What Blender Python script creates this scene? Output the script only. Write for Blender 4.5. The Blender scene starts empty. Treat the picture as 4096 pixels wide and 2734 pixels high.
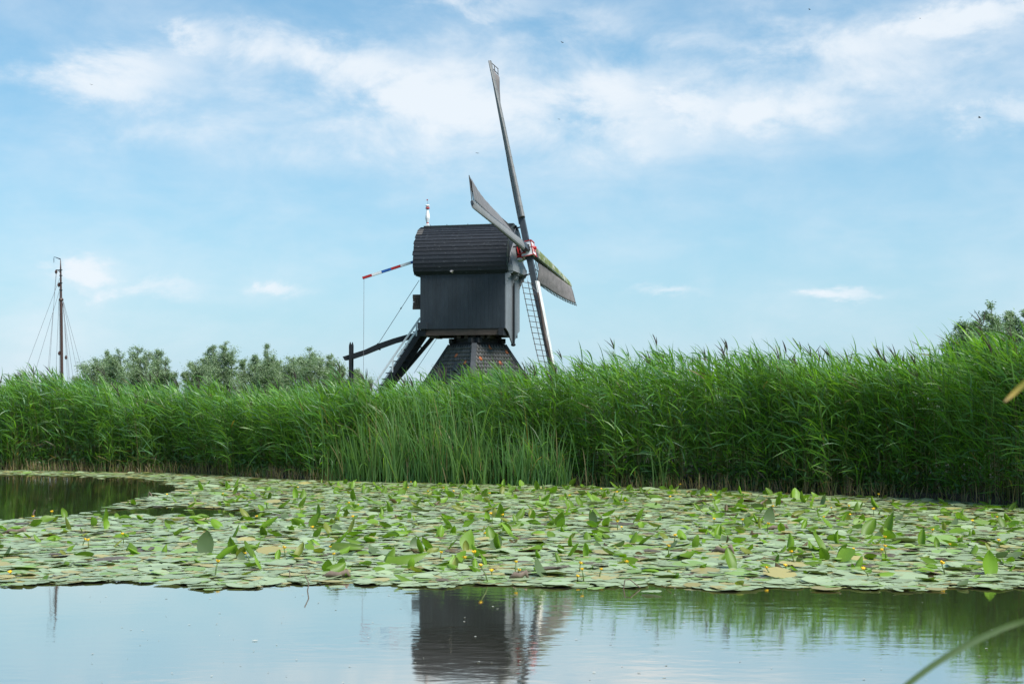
import bpy, math, random
import numpy as np
from mathutils import Vector, Matrix, noise as mnoise

random.seed(7)
rng = np.random.default_rng(7)
scene = bpy.context.scene
COL = scene.collection

# ------------------------------------------------------------------ camera
F_PX, CAM_Z, Y_HOR = 5689.0, 1.78, 1650.0          # photograph is 4096 x 2734
PITCH = math.atan((Y_HOR - 1367.0) / F_PX)
cam_data = bpy.data.cameras.new("camera")
cam_data.sensor_width = 36.0
cam_data.lens = F_PX / 4096.0 * 36.0
cam_data.clip_start, cam_data.clip_end = 0.05, 8000.0
cam_data.dof.use_dof = True
cam_data.dof.focus_distance = 42.0
cam_data.dof.aperture_fstop = 6.3
cam = bpy.data.objects.new("camera", cam_data)
cam.location = (0, 0, CAM_Z)
cam.rotation_euler = (math.pi / 2 + PITCH, 0, 0)
COL.objects.link(cam)
scene.camera = cam

# ------------------------------------------------------------------ sky and sun
SUN_EL, SUN_AZ = math.radians(54), math.radians(130)   # azimuth clockwise from +Y
SKY_STRENGTH = 0.077
world = bpy.data.worlds.new("World")
scene.world = world
world.use_nodes = True


def sky_world():
    nt = world.node_tree
    N, L = nt.nodes, nt.links
    N.clear()

    def node(t, **kw):
        n = N.new(t)
        for k, v in kw.items():
            setattr(n, k, v)
        return n

    def mth(op, a, b=None, clamp=False):
        n = node('ShaderNodeMath', operation=op)
        n.use_clamp = clamp
        n.inputs[2].default_value = 0.25
        for i, x in enumerate((a, b)):
            if x is None:
                continue
            if isinstance(x, (int, float)):
                n.inputs[i].default_value = x
            else:
                L.new(x, n.inputs[i])
        return n.outputs[0]

    def vm(op, a, b):
        n = node('ShaderNodeVectorMath', operation=op)
        for i, x in enumerate((a, b)):
            if x is None:
                continue
            if isinstance(x, tuple):
                n.inputs[i].default_value = x
            else:
                L.new(x, n.inputs[i])
        return n

    out = node('ShaderNodeOutputWorld')
    bg = node('ShaderNodeBackground')
    bg.inputs['Strength'].default_value = SKY_STRENGTH
    sky = node('ShaderNodeTexSky', sky_type='NISHITA')
    sky.sun_disc = False
    sky.sun_elevation = SUN_EL
    sky.sun_rotation = SUN_AZ
    sky.air_density = 1.15
    sky.dust_density = 0.2
    sky.ozone_density = 2.2
    tc = node('ShaderNodeTexCoord')
    d = tc.outputs['Generated']
    # domain warp gives the clouds ragged edges
    nz = node('ShaderNodeTexNoise')
    nz.inputs['Scale'].default_value = 1.0
    nz.inputs['Detail'].default_value = 7.0
    nz.inputs['Distortion'].default_value = 0.25
    nz.inputs['Roughness'].default_value = 0.62
    sc = vm('MULTIPLY', d, (13.0, 13.0, 23.0)).outputs[0]
    L.new(sc, nz.inputs['Vector'])
    nz2 = node('ShaderNodeTexNoise')
    nz2.inputs['Scale'].default_value = 1.0
    nz2.inputs['Detail'].default_value = 5.0
    nz2.inputs['Roughness'].default_value = 0.6
    sc2 = vm('MULTIPLY', d, (2.6, 2.6, 9.0)).outputs[0]
    L.new(sc2, nz2.inputs['Vector'])
    wp = vm('SUBTRACT', nz.outputs['Color'], (0.5, 0.5, 0.5)).outputs[0]
    wp = vm('MULTIPLY', wp, (0.12, 0.12, 0.06)).outputs[0]
    dw = vm('ADD', d, wp).outputs[0]
    # cumulus positions: x, y in a 2349 x 1568 view of the picture, half sizes, weight
    blobs = [(190, 190, 240, 42, .70), (460, 112, 70, 40, .75), (330, 165, 130, 55, .6), (650, 125, 180, 50, .62),
             (820, 140, 170, 70, .75), (990, 210, 200, 80, .85), (1150, 250, 230, 95, .9), (1350, 250, 230, 100, .9),
             (1450, 315, 110, 35, .65), (1620, 225, 120, 55, .75), (1850, 240, 160, 55, .75), (2010, 185, 80, 32, .6),
             (1560, 110, 160, 45, .55), (1880, 95, 260, 60, .8), (2260, 30, 240, 45, .85), (2300, 268, 150, 45, .65),
             (1100, 8, 200, 30, .6), (1340, 75, 230, 70, .5), (205, 600, 80, 34, .85), (345, 660, 110, 26, .62),
             (655, 662, 70, 16, .55), (1530, 660, 90, 13, .62), (1965, 672, 70, 20, .65), (2250, 112, 90, 20, .5),
             (480, 290, 320, 50, .40), (900, 335, 300, 45, .45),
             (1150, 220, 560, 150, .62), (1900, 150, 560, 140, .58), (400, 185, 380, 60, .36), (1350, 330, 300, 40, .45)]
    tot = None
    for bx, by, rx, ry, w in blobs:
        px, py = bx * 1.7437, by * 1.7437
        v = Vector(((px - 2048) / F_PX, 1.0, 0.0))
        up = (1367 - py) / F_PX
        v = Vector(((px - 2048) / F_PX, math.cos(PITCH) - up * math.sin(PITCH), math.sin(PITCH) + up * math.cos(PITCH))).normalized()
        a = vm('SUBTRACT', dw, tuple(v)).outputs[0]
        a = vm('MULTIPLY', a, (F_PX / 1.7437 / rx, 0.0, F_PX / 1.7437 / ry)).outputs[0]
        n = node('ShaderNodeVectorMath', operation='DOT_PRODUCT')
        L.new(a, n.inputs[0]); L.new(a, n.inputs[1])
        g = mth('EXPONENT', mth('MULTIPLY', n.outputs['Value'], -0.8))
        g = mth('MULTIPLY', g, w)
        tot = g if tot is None else mth('SMOOTH_MAX', tot, g)
    tot = mth('MINIMUM', tot, 1.1)
    # general thin cloud, the same all round the sky, and ragged billows inside the cumulus
    thin = mth('MULTIPLY', mth('SUBTRACT', nz2.outputs['Fac'], 0.44), 1.5, True)
    bil = mth('MULTIPLY', mth('SUBTRACT', nz.outputs['Fac'], 0.5), 4.4)
    den = mth('MULTIPLY', tot, mth('ADD', bil, 1.28))
    mr = node('ShaderNodeMapRange', interpolation_type='SMOOTHSTEP')
    mr.inputs['From Min'].default_value = -0.05
    mr.inputs['From Max'].default_value = 1.42
    mr.inputs['To Max'].default_value = 0.92
    L.new(mth('ADD', den, mth('MULTIPLY', thin, 1.05)), mr.inputs['Value'])
    tint = node('ShaderNodeMix', data_type='RGBA', blend_type='MULTIPLY')
    tint.inputs['Factor'].default_value = 1.0
    L.new(sky.outputs[0], tint.inputs['A'])
    tint.inputs['B'].default_value = SKY_TINT
    # pale summer haze low over the land, alike in every direction
    sx = node('ShaderNodeSeparateXYZ')
    L.new(d, sx.inputs[0])
    hz = mth('MULTIPLY', mth('EXPONENT', mth('MULTIPLY', mth('ABSOLUTE', sx.outputs[2]), -5.5)), 0.93)
    hmix = node('ShaderNodeMix', data_type='RGBA')
    L.new(hz, hmix.inputs['Factor'])
    L.new(tint.outputs['Result'], hmix.inputs['A'])
    hmix.inputs['B'].default_value = HAZE_COL
    mix = node('ShaderNodeMix', data_type='RGBA')
    L.new(mr.outputs[0], mix.inputs['Factor'])
    L.new(hmix.outputs['Result'], mix.inputs['A'])
    mix.inputs['B'].default_value = CLOUD_COL
    # never let the lower half go dark: horizon colour carries on below
    L.new(mix.outputs['Result'], bg.inputs['Color'])
    L.new(bg.outputs[0], out.inputs['Surface'])


SKY_TINT = (0.60, 1.12, 1.22, 1.0)
HAZE_COL = (4.2, 5.4, 6.9, 1.0)
CLOUD_COL = (7.3, 7.8, 8.3, 1.0)
sky_world()

sun_d = bpy.data.lights.new("sun", 'SUN')
sun_d.energy = 4.2
sun_d.angle = math.radians(30)
sun_d.color = (1.0, 0.97, 0.92)
sun = bpy.data.objects.new("sun", sun_d)
sdir = Vector((math.sin(SUN_AZ) * math.cos(SUN_EL), math.cos(SUN_AZ) * math.cos(SUN_EL), math.sin(SUN_EL)))
sun.rotation_euler = sdir.to_track_quat('Z', 'Y').to_euler()
sun.location = (30, 10, 40)
COL.objects.link(sun)

vs = scene.view_settings
vs.view_transform = 'Standard'
vs.look = 'None'
vs.exposure = 0.65
vs.gamma = 1.0
vs.use_curve_mapping = False
scene.render.engine = 'CYCLES'
scene.cycles.max_bounces = 8
scene.cycles.transparent_max_bounces = 12
scene.cycles.transmission_bounces = 4
scene.cycles.caustics_reflective = False
scene.cycles.caustics_refractive = False


# ------------------------------------------------------------------ picture -> place
def ray(px, py):
    x, y = (px - 2048.0) / F_PX, (1367.0 - py) / F_PX
    return Vector((x, math.cos(PITCH) - y * math.sin(PITCH), math.sin(PITCH) + y * math.cos(PITCH)))


def at(px, py, Y):
    d = ray(px, py)
    return Vector((0, 0, CAM_Z)) + d * (Y / d.y)


def on_water(px, py, z=0.0):
    d = ray(px, py)
    return Vector((0, 0, CAM_Z)) + d * ((z - CAM_Z) / d.z)


def to_px(p):
    d = Vector(p) - Vector((0, 0, CAM_Z))
    z = d.y * math.cos(PITCH) + d.z * math.sin(PITCH)
    u = -d.y * math.sin(PITCH) + d.z * math.cos(PITCH)
    return 2048 + F_PX * d.x / z, 1367 - F_PX * u / z


# ------------------------------------------------------------------ materials
MATS = {}


def nodes_of(m):
    m.use_nodes = True
    return m.node_tree.nodes, m.node_tree.links, m.node_tree.nodes['Principled BSDF']


def mat(name, col, rough=0.6, spec=0.4, var=0.25, scale=6.0, stretch=(1, 1, 1), bump=0.0, bump_scale=30.0,
        specks=None, obj_var=0.0, metallic=0.0, col2=None, detail=5.0):
    m = bpy.data.materials.new(name)
    N, L, b = nodes_of(m)
    b.inputs['Roughness'].default_value = rough
    b.inputs['Specular IOR Level'].default_value = spec
    b.inputs['Metallic'].default_value = metallic
    tc = N.new('ShaderNodeTexCoord')
    mp = N.new('ShaderNodeMapping')
    mp.inputs['Scale'].default_value = stretch
    L.new(tc.outputs['Object'], mp.inputs['Vector'])
    nz = N.new('ShaderNodeTexNoise')
    nz.inputs['Scale'].default_value = scale
    nz.inputs['Detail'].default_value = detail
    nz.inputs['Roughness'].default_value = 0.65
    L.new(mp.outputs[0], nz.inputs['Vector'])
    mr = N.new('ShaderNodeMapRange')
    mr.inputs['From Min'].default_value = 0.3
    mr.inputs['From Max'].default_value = 0.7
    L.new(nz.outputs['Fac'], mr.inputs['Value'])
    mx = N.new('ShaderNodeMix'); mx.data_type = 'RGBA'
    L.new(mr.outputs[0], mx.inputs['Factor'])
    c2 = col2 or tuple(min(1, c * (1 + var)) for c in col)
    c1 = tuple(c * (1 - var) for c in col) if col2 is None else col
    mx.inputs['A'].default_value = (*c1, 1)
    mx.inputs['B'].default_value = (*c2, 1)
    res = mx.outputs['Result']
    if obj_var:
        oi = N.new('ShaderNodeObjectInfo')
        r2 = N.new('ShaderNodeMapRange')
        r2.inputs['To Min'].default_value = 1 - obj_var
        r2.inputs['To Max'].default_value = 1 + obj_var
        L.new(oi.outputs['Random'], r2.inputs['Value'])
        vmn = N.new('ShaderNodeVectorMath'); vmn.operation = 'SCALE'
        L.new(res, vmn.inputs[0]); L.new(r2.outputs[0], vmn.inputs['Scale'])
        res = vmn.outputs[0]
    if specks:
        scol, sscale, lo, hi, sstr = specks
        mp2 = N.new('ShaderNodeMapping'); mp2.inputs['Scale'].default_value = sstr
        L.new(tc.outputs['Object'], mp2.inputs['Vector'])
        n2 = N.new('ShaderNodeTexNoise'); n2.inputs['Scale'].default_value = sscale
        n2.inputs['Detail'].default_value = 6; n2.inputs['Roughness'].default_value = 0.75
        L.new(mp2.outputs[0], n2.inputs['Vector'])
        m3 = N.new('ShaderNodeMapRange')
        m3.inputs['From Min'].default_value = lo; m3.inputs['From Max'].default_value = hi
        L.new(n2.outputs['Fac'], m3.inputs['Value'])
        m4 = N.new('ShaderNodeMix'); m4.data_type = 'RGBA'
        L.new(m3.outputs[0], m4.inputs['Factor'])
        L.new(res, m4.inputs['A']); m4.inputs['B'].default_value = (*scol, 1)
        res = m4.outputs['Result']
    L.new(res, b.inputs['Base Color'])
    if bump:
        n5 = N.new('ShaderNodeTexNoise'); n5.inputs['Scale'].default_value = bump_scale
        n5.inputs['Detail'].default_value = 4
        L.new(mp.outputs[0], n5.inputs['Vector'])
        bp = N.new('ShaderNodeBump'); bp.inputs['Strength'].default_value = bump
        bp.inputs['Distance'].default_value = 0.02
        L.new(n5.outputs['Fac'], bp.inputs['Height'])
        L.new(bp.outputs[0], b.inputs['Normal'])
    MATS[name] = m
    return m


def leaf_mat(name, rough=0.45, transl=0.35, spec=0.4, tw=(1.15, 1.25, 0.5), mottled=0.0):
    """Leaf whose own colour comes from the mesh attribute 'tint'; light shines through it."""
    m = bpy.data.materials.new(name)
    N, L, b = nodes_of(m)
    at_ = N.new('ShaderNodeAttribute'); at_.attribute_name = 'tint'
    col = at_.outputs['Color']
    if mottled:
        tc = N.new('ShaderNodeTexCoord')
        geo = N.new('ShaderNodeNewGeometry')
        nz = N.new('ShaderNodeTexNoise'); nz.inputs['Scale'].default_value = 14; nz.inputs['Detail'].default_value = 5
        L.new(geo.outputs['Position'], nz.inputs['Vector'])
        mr = N.new('ShaderNodeMapRange'); mr.inputs['From Min'].default_value = .56; mr.inputs['From Max'].default_value = .72
        mr.inputs['To Max'].default_value = mottled
        L.new(nz.outputs['Fac'], mr.inputs['Value'])
        mx = N.new('ShaderNodeMix'); mx.data_type = 'RGBA'
        L.new(mr.outputs[0], mx.inputs['Factor']); L.new(col, mx.inputs['A'])
        mx.inputs['B'].default_value = (0.26, 0.24, 0.10, 1)
        col = mx.outputs['Result']
    L.new(col, b.inputs['Base Color'])
    b.inputs['Roughness'].default_value = rough
    b.inputs['Specular IOR Level'].default_value = spec
    tr = N.new('ShaderNodeBsdfTranslucent')
    sc = N.new('ShaderNodeVectorMath'); sc.operation = 'MULTIPLY'
    L.new(col, sc.inputs[0]); sc.inputs[1].default_value = tw
    L.new(sc.outputs[0], tr.inputs['Color'])
    ms = N.new('ShaderNodeMixShader'); ms.inputs[0].default_value = transl
    out = N['Material Output']
    L.new(b.outputs[0], ms.inputs[1]); L.new(tr.outputs[0], ms.inputs[2])
    L.new(ms.outputs[0], out.inputs['Surface'])
    MATS[name] = m
    return m


mat('black_wood', (.019, .027, .034), rough=.62, var=.22, scale=2.2, stretch=(1.2, 1.2, .5), bump=.15, bump_scale=25, obj_var=.06,
    specks=((.036, .048, .056), 3.5, .55, .8, (1, 1, .25)))
mat('roof_wood', (.012, .015, .020), rough=.6, var=.3, scale=4, stretch=(.5, 3, 3), obj_var=.3,
    specks=((.22, .24, .25), 22, .60, .74, (.30, 1, 1)), bump=.2, bump_scale=20)
mat('old_roof_wood', (.085, .08, .075), rough=.7, var=.3, scale=8, stretch=(.5, 3, 3), bump=.2)
mat('ridge_wood', (.03, .036, .036), rough=.6, var=.3, scale=5, specks=((.04, .09, .06), 6, .5, .7, (1, 1, 1)))
mat('grey_wood', (.19, .20, .21), rough=.42, var=.18, scale=5, stretch=(3, 3, .5), bump=.1, obj_var=.1)
mat('grey_band', (.25, .26, .27), rough=.5, var=.2, scale=6, specks=((.12, .13, .08), 5, .55, .75, (1, 1, 1)))
mat('brown_wood', (.062, .046, .036), rough=.75, var=.4, scale=5, stretch=(.6, 4, 4), bump=.3)
mat('shutter_wood', (.085, .062, .048), rough=.75, var=.45, scale=7, stretch=(3, 3, .7), bump=.3)
mat('dark_beam', (.014, .016, .019), rough=.65, var=.3, scale=4, bump=.15)
mat('stock_paint', (.04, .05, .06), rough=.5, var=.18, scale=5, specks=((.10, .11, .12), 18, .66, .78, (1, 1, 1)))
mat('white_paint', (.76, .78, .78), rough=.45, var=.06, scale=6, specks=((.45, .46, .44), 9, .62, .82, (1, 1, 1)))
mat('red_paint', (.45, .022, .02), rough=.45, var=.2, scale=6)
mat('blue_paint', (.02, .10, .36), rough=.45, var=.2, scale=6)
mat('edge_paint', (.60, .60, .57), rough=.5, var=.12, scale=3, specks=((.33, .33, .28), 5, .5, .8, (1, 1, 1)), obj_var=.07)
mat('edge_grey', (.18, .18, .175), rough=.55, var=.12, scale=3, specks=((.20, .20, .17), 5, .5, .8, (1, 1, 1)), obj_var=.08)
mat('edge_algae', (.50, .50, .45), rough=.6, var=.15, scale=3, specks=((.15, .18, .05), 1.6, .34, .50, (1, 1, 1)))
mat('cloth', (.17, .155, .15), rough=.85, var=.22, scale=2.5, stretch=(1, 1, 1), bump=.25, bump_scale=9, spec=.2)
mat('cloth_pale', (.15, .148, .15), rough=.85, var=.18, scale=2.5, bump=.25, bump_scale=9, spec=.2)
mat('cloth_roll', (.085, .068, .06), rough=.8, var=.3, scale=5, bump=.3, spec=.2)
mat('lattice_wood', (.06, .052, .046), rough=.7, var=.35, scale=8)
mat('tile_grey', (.098, .086, .074), rough=.62, var=.34, scale=9, obj_var=.28, col2=(.072, .078, .08),
    specks=((.05, .065, .03), 5, .58, .75, (1, 1, 1)), bump=.15)
mat('tile_orange', (.42, .125, .05), rough=.65, var=.2, scale=8, obj_var=.15)
mat('corner_wood', (.05, .055, .06), rough=.65, var=.25, scale=4, bump=.2)
mat('rope', (.16, .16, .17), rough=.8, var=.1)
mat('pale_rope', (.45, .48, .52), rough=.8, var=.1)
mat('steel', (.35, .37, .38), rough=.4, var=.1, metallic=.6)
mat('mast_wood', (.058, .03, .022), rough=.5, var=.25, scale=3, stretch=(3, 3, .4))
mat('black_iron', (.012, .013, .015), rough=.5, var=.2)
mat('pennant', (.03, .045, .07), rough=.8, var=.2)
mat('hull_paint', (.03, .035, .04), rough=.4, var=.2)
mat('bark', (.075, .062, .048), rough=.85, var=.35, scale=6, stretch=(2, 2, .5), bump=.4)
mat('soil', (.030, .025, .017), rough=.9, var=.4, scale=3)
mat('feather_dark', (.02, .02, .022), rough=.7, var=.2)
mat('feather_pale', (.5, .42, .38), rough=.7, var=.15)
mat('twig', (.16, .12, .09), rough=.8, var=.3, scale=20)
mat('flower_yellow', (.80, .50, .02), rough=.45, var=.16, scale=40, obj_var=.08)
mat('flower_stalk', (.10, .15, .035), rough=.5, var=.25, scale=20)
leaf_mat('reed_leaf', rough=.36, transl=.45, spec=.45, tw=(1.5, 1.5, .3))
leaf_mat('willow_leaf', rough=.5, transl=.3, spec=.35, tw=(1.0, 1.1, .6))
leaf_mat('lily_leaf', rough=.45, transl=.34, spec=.4, tw=(1.2, 1.35, .35), mottled=.12)
leaf_mat('lily_pad', rough=.4, transl=.08, spec=.45, mottled=.55)
leaf_mat('near_blade', rough=.4, transl=.35, spec=.5)


def meadow_mat():
    m = mat('meadow', (.05, .085, .022), rough=.9, var=.5, scale=.4, spec=.1)
    return m


meadow_mat()


def water_mat():
    m = bpy.data.materials.new('pond_water')
    N, L, b = nodes_of(m)
    N.remove(b)
    fr = N.new('ShaderNodeFresnel'); fr.inputs['IOR'].default_value = 1.33
    pw = N.new('ShaderNodeMath'); pw.operation = 'POWER'; pw.inputs[1].default_value = .13
    L.new(fr.outputs[0], pw.inputs[0])
    gl = N.new('ShaderNodeBsdfGlossy'); gl.inputs['Roughness'].default_value = .04
    gl.inputs['Color'].default_value = (1.0, .93, .84, 1)
    df = N.new('ShaderNodeBsdfDiffuse'); df.inputs['Color'].default_value = (.085, .078, .05, 1)
    ms = N.new('ShaderNodeMixShader')
    L.new(pw.outputs[0], ms.inputs[0]); L.new(df.outputs[0], ms.inputs[1]); L.new(gl.outputs[0], ms.inputs[2])
    L.new(ms.outputs[0], N['Material Output'].inputs['Surface'])
    geo = N.new('ShaderNodeNewGeometry')

    def nz(scale, det, sx, sy, rough=.5):
        mp = N.new('ShaderNodeMapping'); mp.inputs['Scale'].default_value = (sx, sy, 1)
        mp.inputs['Rotation'].default_value = (0, 0, .12)
        L.new(geo.outputs['Position'], mp.inputs['Vector'])
        n = N.new('ShaderNodeTexNoise'); n.inputs['Scale'].default_value = scale
        n.inputs['Detail'].default_value = det; n.inputs['Roughness'].default_value = rough
        L.new(mp.outputs[0], n.inputs['Vector'])
        return n.outputs['Fac']
    patch = nz(.22, 2, 1, 1.6)
    pm = N.new('ShaderNodeMapRange'); pm.inputs['From Min'].default_value = .42; pm.inputs['From Max'].default_value = .62
    pm.inputs['To Min'].default_value = .25; pm.inputs['To Max'].default_value = 1.0
    L.new(patch, pm.inputs['Value'])
    small = nz(3.0, 3, 1, 1.9)
    mul = N.new('ShaderNodeMath'); mul.operation = 'MULTIPLY'
    L.new(small, mul.inputs[0]); L.new(pm.outputs[0], mul.inputs[1])
    bp = N.new('ShaderNodeBump'); bp.inputs['Strength'].default_value = 1.0
    bp.inputs['Distance'].default_value = .0022
    L.new(mul.outputs[0], bp.inputs['Height'])
    L.new(bp.outputs[0], gl.inputs['Normal'])
    MATS['pond_water'] = m


water_mat()


def duckweed_mat():
    m = bpy.data.materials.new('duckweed')
    N, L, b = nodes_of(m)
    geo = N.new('ShaderNodeNewGeometry')
    n = N.new('ShaderNodeTexNoise'); n.inputs['Scale'].default_value = 1.1; n.inputs['Detail'].default_value = 12
    n.inputs['Roughness'].default_value = .78
    L.new(geo.outputs['Position'], n.inputs['Vector'])
    mr = N.new('ShaderNodeMapRange'); mr.inputs['From Min'].default_value = .37; mr.inputs['From Max'].default_value = .46
    L.new(n.outputs['Fac'], mr.inputs['Value'])
    n2 = N.new('ShaderNodeTexNoise'); n2.inputs['Scale'].default_value = 22; n2.inputs['Detail'].default_value = 6
    L.new(geo.outputs['Position'], n2.inputs['Vector'])
    mx = N.new('ShaderNodeMix'); mx.data_type = 'RGBA'
    L.new(n2.outputs['Fac'], mx.inputs['Factor'])
    mx.inputs['A'].default_value = (.22, .24, .09, 1); mx.inputs['B'].default_value = (.40, .43, .19, 1)
    L.new(mx.outputs['Result'], b.inputs['Base Color'])
    b.inputs['Roughness'].default_value = .55
    tr = N.new('ShaderNodeBsdfTransparent')
    ms = N.new('ShaderNodeMixShader')
    L.new(mr.outputs[0], ms.inputs[0]); L.new(tr.outputs[0], ms.inputs[1]); L.new(b.outputs[0], ms.inputs[2])
    L.new(ms.outputs[0], N['Material Output'].inputs['Surface'])
    MATS['duckweed'] = m


duckweed_mat()


# ------------------------------------------------------------------ mesh helpers
class MB:
    """collects verts and faces of ONE mesh object"""

    def __init__(self):
        self.v, self.f, self.m = [], [], []

    def add(self, vs, fs, mi=0):
        o = len(self.v)
        self.v += [tuple(p) for p in vs]
        self.f += [tuple(i + o for i in f) for f in fs]
        self.m += [mi] * len(fs)
        return self

    def hexa(self, lo4, hi4, mi=0):
        return self.add(list(lo4) + list(hi4), [(3, 2, 1, 0), (4, 5, 6, 7), (0, 1, 5, 4), (1, 2, 6, 5), (2, 3, 7, 6), (3, 0, 4, 7)], mi)

    def box(self, c, s, R=None, mi=0):
        c = Vector(c); h = [x / 2 for x in s]
        pts = []
        for z in (-1, 1):
            for x, y in ((-1, -1), (1, -1), (1, 1), (-1, 1)):
                p = Vector((x * h[0], y * h[1], z * h[2]))
                pts.append(c + (R @ p if R else p))
        return self.hexa(pts[:4], pts[4:], mi)

    def bar(self, a, b, w, h, up=(0, 0, 1), mi=0, w2=None, h2=None):
        a, b = Vector(a), Vector(b)
        d = (b - a).normalized()
        s = d.cross(Vector(up))
        if s.length < 1e-4:
            s = d.cross(Vector((1, 0, 0)))
        s.normalize(); u = s.cross(d)
        w2, h2 = w2 or w, h2 or h
        q = lambda p, ww, hh: [p + s * x * ww / 2 + u * y * hh / 2 for x, y in ((-1, -1), (1, -1), (1, 1), (-1, 1))]
        return self.hexa(q(a, w, h), q(b, w2, h2), mi)

    def tube(self, pts, rad, n=6, mi=0, cap=True):
        pts = [Vector(p) for p in pts]
        if isinstance(rad, (int, float)):
            rad = [rad] * len(pts)
        rings = []
        ref = Vector((0.31, 0.87, 0.12))
        vs = []
        for i, p in enumerate(pts):
            d = (pts[min(i + 1, len(pts) - 1)] - pts[max(i - 1, 0)]).normalized()
            s = d.cross(ref).normalized(); u = s.cross(d)
            for k in range(n):
                a = 2 * math.pi * k / n
                vs.append(p + (s * math.cos(a) + u * math.sin(a)) * rad[i])
        fs = []
        for i in range(len(pts) - 1):
            for k in range(n):
                a, b = i * n + k, i * n + (k + 1) % n
                fs.append((a, b, b + n, a + n))
        if cap:
            fs.append(tuple(range(n - 1, -1, -1)))
            fs.append(tuple((len(pts) - 1) * n + k for k in range(n)))
        return self.add(vs, fs, mi)

    def lathe(self, c, prof, n=12, mi=0, axis=None):
        c = Vector(c); vs, fs = [], []
        for r, z in prof:
            for k in range(n):
                a = 2 * math.pi * k / n
                vs.append(c + Vector((r * math.cos(a), r * math.sin(a), z)))
        for i in range(len(prof) - 1):
            for k in range(n):
                a, b = i * n + k, i * n + (k + 1) % n
                fs.append((a, b, b + n, a + n))
        fs.append(tuple(range(n - 1, -1, -1)))
        fs.append(tuple((len(prof) - 1) * n + k for k in range(n)))
        return self.add(vs, fs, mi)

    def prism(self, poly, off, mi=0):
        """polygon (list of 3d points) extruded by off"""
        poly = [Vector(p) for p in poly]; off = Vector(off)
        n = len(poly)
        fs = [tuple(range(n)), tuple(range(2 * n - 1, n - 1, -1))]
        fs += [(i, i + n, (i + 1) % n + n, (i + 1) % n) for i in range(n)]
        return self.add(poly + [p + off for p in poly], fs, mi)

    def build(self, name, mats, parent=None, smooth=False):
        me = bpy.data.meshes.new(name)
        me.from_pydata(self.v, [], self.f)
        for mm in (mats if isinstance(mats, (list, tuple)) else [mats]):
            me.materials.append(MATS[mm])
        if any(self.m):
            me.polygons.foreach_set('material_index', self.m)
        if smooth:
            me.polygons.foreach_set('use_smooth', [True] * len(me.polygons))
        me.update()
        o = bpy.data.objects.new(name, me)
        COL.objects.link(o)
        o.parent = parent
        return o


def fix_normals(o):
    import bmesh
    bm = bmesh.new(); bm.from_mesh(o.data)
    bmesh.ops.recalc_face_normals(bm, faces=bm.faces)
    bm.to_mesh(o.data); bm.free()
    return o


def np_mesh(name, V, Fq=None, Ft=None, tint=None, material=None, parent=None, smooth=False):
    me = bpy.data.meshes.new(name)
    V = np.ascontiguousarray(V, dtype=np.float32)
    loops, starts, tot = [], [], 0
    if Fq is not None and len(Fq):
        loops.append(Fq.ravel()); starts.append(np.arange(len(Fq)) * 4); tot += len(Fq) * 4
    if Ft is not None and len(Ft):
        loops.append(Ft.ravel()); starts.append(tot + np.arange(len(Ft)) * 3); tot += len(Ft) * 3
    me.vertices.add(len(V)); me.vertices.foreach_set('co', V.ravel())
    lp = np.concatenate(loops).astype(np.int32); st = np.concatenate(starts).astype(np.int32)
    me.loops.add(len(lp)); me.loops.foreach_set('vertex_index', lp)
    me.polygons.add(len(st)); me.polygons.foreach_set('loop_start', st)
    if smooth:
        me.polygons.foreach_set('use_smooth', np.ones(len(st), dtype=bool))
    if tint is not None:
        a = me.attributes.new('tint', 'FLOAT_COLOR', 'POINT')
        t4 = np.ones((len(V), 4), dtype=np.float32); t4[:, :3] = tint
        a.data.foreach_set('color', t4.ravel())
    me.update(calc_edges=True)
    me.validate()
    if material:
        me.materials.append(MATS[material])
    o = bpy.data.objects.new(name, me)
    COL.objects.link(o); o.parent = parent
    return o


def tag(o, label=None, cat=None, group=None, kind=None):
    for k, v in (('label', label), ('category', cat), ('group', group), ('kind', kind)):
        if v:
            o[k] = v
    return o


def empty(name, loc=(0, 0, 0), rz=0.0):
    o = bpy.data.objects.new(name, None)
    o.empty_display_size = .3
    o.location = loc; o.rotation_euler = (0, 0, rz)
    COL.objects.link(o)
    return o


def ribbons(P, Wd, width):
    """P: (n,k,3) centre lines, Wd: (n,k,3) unit side vectors, width: (n,k). -> V, quads"""
    n, k, _ = P.shape
    A = P - Wd * width[..., None] / 2
    B = P + Wd * width[..., None] / 2
    V = np.stack([A, B], axis=2).reshape(n * k * 2, 3)
    base = (np.arange(n) * k * 2)[:, None] + (np.arange(k - 1) * 2)[None, :]
    Q = np.stack([base, base + 1, base + 3, base + 2], axis=-1).reshape(-1, 4)
    return V, Q


def unit(a):
    return a / np.maximum(np.linalg.norm(a, axis=-1, keepdims=True), 1e-9)


# ------------------------------------------------------------------ the setting: water and land
bank_px = [(-900, 1862), (0, 1880), (750, 1893), (1250, 1922), (1750, 1928), (2300, 1943), (2700, 1955), (3000, 1967),
           (3400, 1984), (3700, 1996), (3900, 2012), (4096, 2032)]
bank = np.array([[*on_water(*p)][:2] for p in bank_px] + [[11.5, 25.2], [14.0, 23.6], [20.0, 20.0], [26.0, 17.0]])
bx, by = bank[:, 0], bank[:, 1]


def bank_y(x):
    return np.interp(x, bx, by)


w = MB().add([(-4000, -200, 0), (4000, -200, 0), (4000, 6000, 0), (-4000, 6000, 0)], [(0, 1, 2, 3)]).build('pond_water', 'pond_water')
tag(w, kind='structure')

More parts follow.
